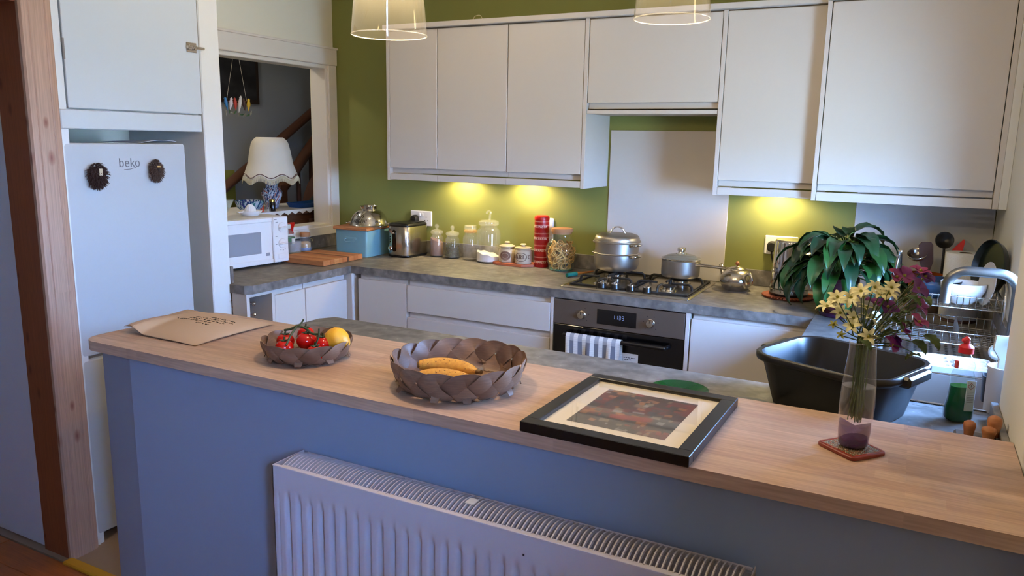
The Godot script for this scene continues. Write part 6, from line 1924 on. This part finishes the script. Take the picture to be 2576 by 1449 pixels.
func fruit(c1: Vector3, c2: Vector3):
	var red := mat(Color(0.70, 0.045, 0.025), 0.18)
	var vine := mat(Color(0.20, 0.24, 0.12), 0.7)
	var spots := [[Vector3(0.010, 0.050, 0.012), 0.0265, "largest red tomato in the middle of the vine bunch"], [Vector3(0.056, 0.046, 0.004), 0.0245, "glossy red tomato between the largest tomato and the lemon"], [Vector3(-0.058, 0.042, 0.020), 0.0235, "red tomato at the left end of the vine bunch"], [Vector3(-0.024, 0.038, 0.060), 0.0235, "red tomato at the front left under the vine stalk"], [Vector3(-0.030, 0.055, -0.028), 0.0225, "red tomato half hidden at the back of the vine bunch"], [Vector3(0.072, 0.034, 0.050), 0.0235, "small red tomato in front of the lemon, low in the basket"]]
	for q in spots:
		var t := thing("tomato", q[2], "tomato", c1 + q[0], rng.randf() * 3.0, "vine tomatoes in the small basket")
		var rings := []
		for i in 15:
			var f := -PI / 2 + PI * i / 14.0
			var ring := PackedVector3Array()
			for k in 28:
				var a := TAU * k / 28.0
				var rr: float = q[1] * cos(f) * (1.0 + 0.018 * cos(a * 5.0)) + 0.0003
				ring.append(Vector3(rr * cos(a), q[1] * (0.90 * sin(f) - (0.20 * exp(-pow(cos(f) * 3.2, 2.0)) if f > 0 else 0.0)), rr * sin(a)))
			rings.append(ring)
		var b := B.new()
		b.loft(rings, true, true, false, 3.0)
		obj("flesh", b, red, t)
		b = B.new()
		for k in 5:
			var a := TAU * k / 5.0
			var d := Vector3(cos(a), 0, sin(a))
			b.tube([Vector3(0, q[1] * 0.74, 0), d * 0.006 + Vector3(0, q[1] * 0.84, 0), d * 0.014 + Vector3(0, q[1] * 0.92, 0)], [0.0022, 0.0024, 0.0004], 5)
		b.tube([Vector3(0, q[1] * 0.72, 0), Vector3(0.001, q[1] + 0.006, 0)], 0.0022, 6)
		obj("calyx", b, vine, t)
	var v := thing("vine_stalk", "green stalk joining the bunch of tomatoes", "stalk", c1)
	var main := arc([Vector3(-0.062, 0.071, 0.018), Vector3(-0.038, 0.078, 0.020), Vector3(-0.020, 0.086, 0.012), Vector3(0.008, 0.082, 0.010), Vector3(0.036, 0.075, 0.020), Vector3(0.058, 0.076, 0.016)], 6)
	obj("stem", tb(main, 0.0032, 8), vine, v)
	obj("stem", tb(arc([Vector3(-0.022, 0.086, 0.012), Vector3(-0.012, 0.072, 0.046), Vector3(-0.004, 0.050, 0.074)], 6), 0.0028, 8), vine, v)
	obj("stem", tb(arc([Vector3(0.074, 0.058, 0.050), Vector3(0.080, 0.078, 0.045), Vector3(0.078, 0.098, 0.040)], 6), 0.0024, 8), vine, v)
	obj("stem", tb(arc([Vector3(-0.020, 0.086, 0.012), Vector3(-0.026, 0.092, -0.01), Vector3(-0.022, 0.100, -0.012)], 5), 0.0022, 8), vine, v)
	var lem := thing("lemon", "round yellow lemon at the right of the tomatoes", "lemon", c1 + Vector3(0.082, 0.056, -0.024))
	var ym := mat(Color(0.86, 0.62, 0.14), 0.45)
	var ln := noise(0.12, 2, 3)
	ym.heightmap_enabled = true
	ym.heightmap_texture = ImageTexture.create_from_image(ln.get_seamless_image(128, 128))
	ym.heightmap_scale = 0.04
	ym.uv1_triplanar = true
	ym.uv1_scale = Vector3(12, 12, 12)
	var lb := B.new()
	lb.x = Transform3D(Basis(Vector3(0, 0, 1), 1.2) * Basis(Vector3.RIGHT, 0.3), Vector3.ZERO)
	lb.lathe([Vector2(0.001, -0.037), Vector2(0.006, -0.0355), Vector2(0.016, -0.029), Vector2(0.026, -0.018), Vector2(0.0315, -0.004), Vector2(0.0315, 0.006), Vector2(0.027, 0.019), Vector2(0.017, 0.029), Vector2(0.006, 0.034), Vector2(0.001, 0.035)], 32, 3.0)
	obj("flesh", lb, ym, lem)
	var tip := B.new()
	tip.x = lb.x
	tip.lathe([Vector2(0.004, 0.033), Vector2(0.003, 0.037), Vector2(0.001, 0.038)], 12, 3.0)
	obj("stem_scar", tip, M.cork, lem)
	# bananas
	var bm := mat(Color(1, 1, 1), 0.5)
	var bn := noise(1.0, 2, 61)
	var spots2 := []
	rng.seed = 8
	for k in 130: spots2.append(Vector3(rng.randf(), rng.randf(), rng.randf_range(0.003, 0.010) * (2.0 if rng.randf() < 0.1 else 1.0)))
	bm.albedo_texture = picture(256, 256, func(u, w):
		var c := Color(0.84, 0.62, 0.24).lerp(Color(0.74, 0.50, 0.20), 0.5 + 0.5 * bn.get_noise_2d(u * 9.0, w * 14.0))
		for q in spots2:
			var d := Vector2(absf(u - q.x) * 0.8, w - q.y).length()
			if d < q.z: return Color(0.30, 0.15, 0.06).lerp(c, d / q.z * 0.5)
		if w > 0.93 or w < 0.03: return Color(0.40, 0.28, 0.12)
		return c)
	for k in 2:
		var o := thing("banana", ["speckled ripe banana lying at the back of the large basket", "speckled ripe banana lying in front, lower in the large basket"][k], "banana", c2 + [Vector3(-0.022, 0.044, 0.010), Vector3(0.004, 0.031, 0.050)][k], [0.10, 0.02][k], "bananas in the large basket")
		var rings := []
		for i in 25:
			var t := i / 24.0
			var a := lerpf(-0.62, 0.62, t)
			var c := Vector3(0.135 * sin(a), 0.0, -0.135 * (cos(a) - 0.9))
			var r := 0.0195 * pow(sin(PI * clampf(t * 0.90 + 0.045, 0.0, 1.0)), 0.42)
			if t > 0.88: r = lerpf(r, 0.0052, smoothstep(0.88, 0.95, t))
			if t < 0.04: r = lerpf(0.006, r, t / 0.04)
			var tan_ := Vector3(cos(a), 0, sin(a))
			var nn := Vector3.UP
			var bb := nn.cross(tan_)
			var ring := PackedVector3Array()
			for j in 15:
				var q := TAU * j / 15.0
				var rr := r * (1.0 + 0.05 * cos(q * 5.0))
				ring.append(c + (nn * cos(q) + bb * sin(q)) * rr + Vector3(0.012 * smoothstep(0.88, 1.0, t), 0.004 * smoothstep(0.85, 1.0, t), 0))
			rings.append(ring)
		var b := B.new()
		b.loft(rings, true, true, false, 3.0)
		obj("peel", b, bm, o)

func picture_frame():
	var f := thing("picture_frame", "black picture frame lying flat on the bar with an abstract print", "picture frame", Vector3(2.603, HB, 2.148), -0.022)
	var W := 0.350
	var D := 0.388
	var t := 0.030
	for q in [[-W / 2, -D / 2, W / 2, -D / 2 + t], [-W / 2, D / 2 - t, W / 2, D / 2], [-W / 2, -D / 2 + t, -W / 2 + t, D / 2 - t], [W / 2 - t, -D / 2 + t, W / 2, D / 2 - t]]:
		obj("frame_side", bx(Vector3(q[0], 0.0005, q[1]), Vector3(q[2], 0.022, q[3]), 0.0012), mat(Color(0.045, 0.04, 0.04), 0.32), f)
	var b := B.new()
	b.span(Vector3(-W / 2 + t - 0.003, 0.002, -D / 2 + t - 0.003), Vector3(W / 2 - t + 0.003, 0.0135, D / 2 - t + 0.003))
	obj("mount", b, mat(Color(0.90, 0.85, 0.76), 0.8), f)
	# the print: soft blocks of colour of its own arrangement
	rng.seed = 333
	var blocks := []
	var pal := [Color(0.34, 0.14, 0.13), Color(0.45, 0.16, 0.14), Color(0.19, 0.18, 0.18), Color(0.25, 0.27, 0.27), Color(0.58, 0.36, 0.18), Color(0.52, 0.46, 0.36), Color(0.60, 0.58, 0.58), Color(0.30, 0.18, 0.16), Color(0.62, 0.40, 0.20), Color(0.22, 0.24, 0.25)]
	for i in 118:
		var s := 0.30 if i < 26 else (0.12 if i < 80 else 0.075)
		blocks.append([Vector2(rng.randf(), rng.randf()), Vector2(rng.randf_range(0.25, 1.0) * s * 0.6, rng.randf_range(0.25, 0.8) * s * 0.6), rng.randf_range(-0.25, 0.25), (pal[rng.randi() % 10] if i < 80 else [Color(0.66, 0.42, 0.22), Color(0.62, 0.60, 0.60), Color(0.56, 0.50, 0.40), Color(0.55, 0.18, 0.14)][rng.randi() % 4]) if i >= 26 else pal[[0, 2, 3, 7, 9, 1, 7][rng.randi() % 7]], rng.randf_range(0.02, 0.3)])
	blocks.append([Vector2(0.52, 0.66), Vector2(0.20, 0.05), 0.2, Color(0.56, 0.15, 0.12), 0.15])
	var pn := noise(5.0, 3, 17)
	var pm := mat(Color(1, 1, 1), 0.6)
	pm.albedo_texture = picture(256, 288, func(u, v):
		var c := Color(0.19, 0.16, 0.155)
		for q in blocks:
			var d: Vector2 = (Vector2(u, v) - q[0]).rotated(q[2])
			var k: float = maxf(absf(d.x) / q[1].x, absf(d.y) / q[1].y) + 0.10 * pn.get_noise_2d(u, v)
			if k < 1.0 + q[4]: c = c.lerp(q[3], clampf((1.0 + q[4] - k) / q[4], 0.0, 1.0) * 0.85)
		return c)
	b = B.new()
	var w2 := W / 2 - t - 0.040
	var d2 := D / 2 - t - 0.044
	b.quad(Vector3(-w2, 0.0138, d2), Vector3(w2, 0.0138, d2), Vector3(w2, 0.0138, -d2), Vector3(-w2, 0.0138, -d2), -1, Vector2(0, 1), Vector2(1, 1), Vector2(1, 0), Vector2(0, 0))
	obj("print", b, pm, f)
	obj("glass", bx(Vector3(-W / 2 + t - 0.002, 0.0150, -D / 2 + t - 0.002), Vector3(W / 2 - t + 0.002, 0.0165, D / 2 - t + 0.002)), glass(Color(1, 1, 1, 0.015)), f)

func vase():
	var c := thing("coaster", "square decorated coaster with red edges under the glass vase", "coaster", Vector3(3.028, HB, 2.100), -0.70)
	var b := B.new()
	b.loft([B.rrect(0.092, 0.086, 0.010, 0.0005), B.rrect(0.094, 0.088, 0.011, 0.002), B.rrect(0.094, 0.088, 0.011, 0.0065), B.rrect(0.091, 0.085, 0.010, 0.008)])
	obj("tile", b, mat(Color(0.48, 0.16, 0.09), 0.4), c)
	var cn := noise(1.0, 2, 5)
	var cm := mat(Color(1, 1, 1), 0.25)
	cm.albedo_texture = picture(128, 128, func(u, v):
		var a := cn.get_noise_2d(u * 22.0, v * 22.0)
		var e := maxf(absf(u - 0.5), absf(v - 0.5))
		if e > 0.46: return Color(0.55, 0.20, 0.10)
		if a > 0.22: return Color(0.72, 0.66, 0.56)
		if a < -0.25: return Color(0.58, 0.24, 0.14)
		return Color(0.33, 0.31, 0.22).lerp(Color(0.20, 0.26, 0.24), 0.5 + cn.get_noise_2d(u * 9.0, v * 9.0)))
	b = B.new()
	b.quad(Vector3(-0.042, 0.0083, 0.039), Vector3(0.042, 0.0083, 0.039), Vector3(0.042, 0.0083, -0.039), Vector3(-0.042, 0.0083, -0.039), -1, Vector2(0, 1), Vector2(1, 1), Vector2(1, 0), Vector2(0, 0))
	obj("pattern", b, cm, c)
	var v := thing("glass_vase", "slim clear glass vase with a purple base holding cut flowers", "vase", Vector3(3.030, HB + 0.0085, 2.098), 0.35)
	var oval := func(r: float, y: float) -> PackedVector3Array:
		var o := PackedVector3Array()
		for k in 36:
			var a := TAU * k / 36.0
			o.append(Vector3(r * cos(a), y, r * 0.82 * sin(a)))
		return o
	var shape := [[0.025, 0.0], [0.029, 0.004], [0.031, 0.05], [0.0325, 0.085], [0.031, 0.125], [0.027, 0.165], [0.0245, 0.195], [0.0255, 0.208]]
	b = B.new()
	var rings := []
	for q in shape: rings.append(oval.call(q[0], q[1]))
	b.loft(rings, true, false, false, 2.0)
	obj("glass", b, glass(Color(0.95, 0.95, 1.0, 0.02)), v)
	var rim := []
	for p in oval.call(0.0255, 0.208): rim.append(p)
	rim.append(rim[0])
	obj("rim", tb(rim, 0.0012, 6), glass(Color(0.95, 0.97, 1.0, 0.2)), v)
	b = B.new()
	rings = []
	for q in [[0.022, 0.0012], [0.027, 0.005], [0.0295, 0.030], [0.029, 0.042]]: rings.append(oval.call(q[0], q[1]))
	for k in 36: rings[3][k].y += 0.010 * sin(TAU * k / 36.0 * 2.0 + 0.6)
	b.loft(rings, true, true, false, 2.0)
	obj("purple_base", b, glass(Color(0.34, 0.08, 0.42, 0.55)), v)
	b = B.new()
	rings = []
	for q in [[0.022, 0.0015], [0.026, 0.006], [0.0265, 0.014]]: rings.append(oval.call(q[0], q[1]))
	for k in 36: rings[2][k].y += 0.006 * sin(TAU * k / 36.0 + 2.2)
	b.loft(rings, true, true, false, 2.0)
	obj("purple_foot", b, mat(Color(0.16, 0.03, 0.17), 0.15), v)
	b = B.new()
	rings = []
	for q in [[0.0285, 0.046], [0.030, 0.06], [0.0312, 0.085], [0.030, 0.122]]: rings.append(oval.call(q[0], q[1]))
	b.loft(rings, false, true, false, 2.0)
	obj("water", b, glass(Color(0.9, 0.9, 0.88, 0.025)), v)
	flowers(v.position)

func flowers(base: Vector3):
	var right := Vector3(0.887, 0, -0.461)
	var toward := Vector3(0.461, 0, 0.887)
	var put := func(px: float, py: float, dz: float) -> Vector3:
		var s := 1300.0
		return base + right * ((px - 2160.0) / s) + Vector3(0, 0.203 + (868.0 - py) / s, 0) + toward * dz
	rng.seed = 55
	var white := mat(Color(0.85, 0.82, 0.62), 0.6)
	white.backlight_enabled = true
	white.backlight = Color(0.3, 0.3, 0.2)
	var purple := [mat(Color(0.42, 0.08, 0.36), 0.6), mat(Color(0.33, 0.07, 0.38), 0.6), mat(Color(0.50, 0.11, 0.33), 0.6)]
	for m in purple:
		m.backlight_enabled = true
		m.backlight = Color(0.35, 0.1, 0.3)
	var green := mat(Color(0.24, 0.32, 0.12), 0.6)
	var lgreen := mat(Color(0.20, 0.27, 0.07), 0.6)
	var centre := mat(Color(0.52, 0.50, 0.16), 0.7)
	var wl := [[2122, 728], [2145, 715], [2196, 718], [2063, 742], [2098, 768], [2108, 796], [2132, 772], [2160, 752], [2182, 742], [2134, 806], [2150, 838], [2168, 782], [2196, 826], [2110, 748], [2172, 806], [2205, 738], [2078, 782], [2126, 820]]
	var i := 0
	var wn := ["topmost left", "topmost", "upper right", "outermost left", "left", "lower left", "middle", "upper middle", "upper right inner", "lower middle", "lowest", "central", "lower right", "upper left", "inner", "upper right outer", "far left", "lower left inner"]
	for q in wl:
		var at: Vector3 = put.call(q[0], q[1], rng.randf_range(-0.03, 0.045))
		flower(at, base, "white_flower", "white star-shaped flower in the vase, %s of the white ones" % wn[i], white, 6, rng.randf_range(0.017, 0.023), 0.0042, centre, green, "white star flowers in the vase", toward)
		i += 1
	var pl := [[2232, 692], [2262, 720], [2296, 688], [2288, 716], [2322, 712], [2250, 708], [2192, 772], [2216, 776], [2282, 806], [2304, 776], [2232, 858], [2262, 836], [2214, 862], [2304, 700]]
	var pn := ["upper left", "middle", "topmost", "upper middle", "far right", "inner left", "nearest the white flowers", "inner", "lower right", "right", "lowest", "low inner", "lowest left", "upper right"]
	i = 0
	for q in pl:
		var at: Vector3 = put.call(q[0], q[1], rng.randf_range(-0.05, 0.03))
		flower(at, base, "purple_flower", "purple pink flower in the vase, %s of the purple ones" % pn[i], purple[i % 3], 4, rng.randf_range(0.018, 0.024), 0.011, centre, lgreen, "purple flowers in the vase", toward)
		i += 1
	var sp := thing("foliage_sprig", "green leafy sprig among the purple flowers in the vase", "sprig", base)
	for q in [[2272, 856, 0.028], [2287, 838, 0.03], [2240, 742, 0.022], [2296, 748, 0.02], [2262, 752, 0.02], [2310, 770, 0.022], [2225, 800, 0.025], [2250, 780, 0.025], [2180, 850, 0.025], [2168, 838, 0.026], [2290, 812, 0.024], [2235, 830, 0.03], [2210, 745, 0.02], [2200, 800, 0.024], [2275, 880, 0.022], [2120, 845, 0.02]]:
		var at: Vector3 = put.call(q[0], q[1], rng.randf_range(-0.03, 0.05)) - base
		var a := rng.randf() * TAU
		var lf := obj("leaf", leaf_mesh(Vector3(cos(a), 0, sin(a)), q[2] * 1.5, q[2] * 0.42, 0.2, 0.9, 0.6), lgreen if rng.randf() < 0.6 else green, sp, at)
		obj("stem", tb(arc([Vector3.ZERO, (Vector3(0, 0.195, 0) - at) * 0.5 + Vector3(0, 0.015, 0), Vector3(rng.randf_range(-0.01, 0.01), 0.195, rng.randf_range(-0.008, 0.008)) - at], 4), 0.0009, 5), green, lf)
	for q in [[2070, 812], [2092, 838]]:
		var at: Vector3 = put.call(q[0], q[1], 0.02)
		flower(at, base, "flower_bud", "yellow fading bud at the lower left of the bouquet, %s" % ("outer one" if q[0] < 2080 else "inner one"), centre, 5, 0.010, 0.0022, centre, green, "fading buds in the vase", toward)

func flower(at: Vector3, base: Vector3, called: String, label: String, pm: Material, n: int, L: float, w: float, cm: Material, sm: Material, group: String, toward: Vector3):
	var f := thing(called, label, "flower", at, 0.0, group)
	var out := (at - base - Vector3(0, 0.20, 0)).normalized()
	var ax := (out * 0.7 + toward * rng.randf_range(0.2, 1.0) + Vector3(0, 0.4, 0) + Vector3(rng.randf_range(-0.4, 0.4), rng.randf_range(-0.2, 0.3), rng.randf_range(-0.4, 0.4))).normalized()
	var s1 := ax.cross(Vector3.UP).normalized()
	var s2 := ax.cross(s1)
	var a0 := rng.randf() * TAU
	for k in n:
		var a := a0 + TAU * k / n
		var d := s1 * cos(a) + s2 * sin(a)
		var sd := ax.cross(d)
		var lift := rng.randf_range(0.15, 0.5)
		var b := B.new()
		b.sheet(func(u: float, v: float):
			var hw := w * pow(sin(PI * clampf(pow(u, 0.8), 0.02, 0.995)), 0.8)
			return d * L * u + ax * (L * lift * sin(u * 2.4) * 0.8) + sd * (v - 0.5) * 2.0 * hw + ax * hw * 0.3 * absf(2.0 * v - 1.0), 6, 2, 0.0004)
		obj("petal", b, pm, f)
	var cb := B.new()
	cb.x = Transform3D(Basis(s1, ax, s1.cross(ax)), Vector3.ZERO)
	cb.lathe([Vector2(0.001, -0.003), Vector2(0.0028, 0.0), Vector2(0.0032, 0.003), Vector2(0.001, 0.006)], 10, 2.0)
	obj("centre", cb, cm, f)
	var foot := base + Vector3(rng.randf_range(-0.014, 0.014), rng.randf_range(0.045, 0.085), rng.randf_range(-0.011, 0.011)) - at
	var neck := base + Vector3(rng.randf_range(-0.012, 0.012), 0.200, rng.randf_range(-0.009, 0.009)) - at
	obj("stem", tb(arc([-ax * 0.003, (neck * 0.55 + -ax * 0.02) + Vector3(0, 0.012, 0), neck, foot], 5), 0.0011, 5), sm, f)
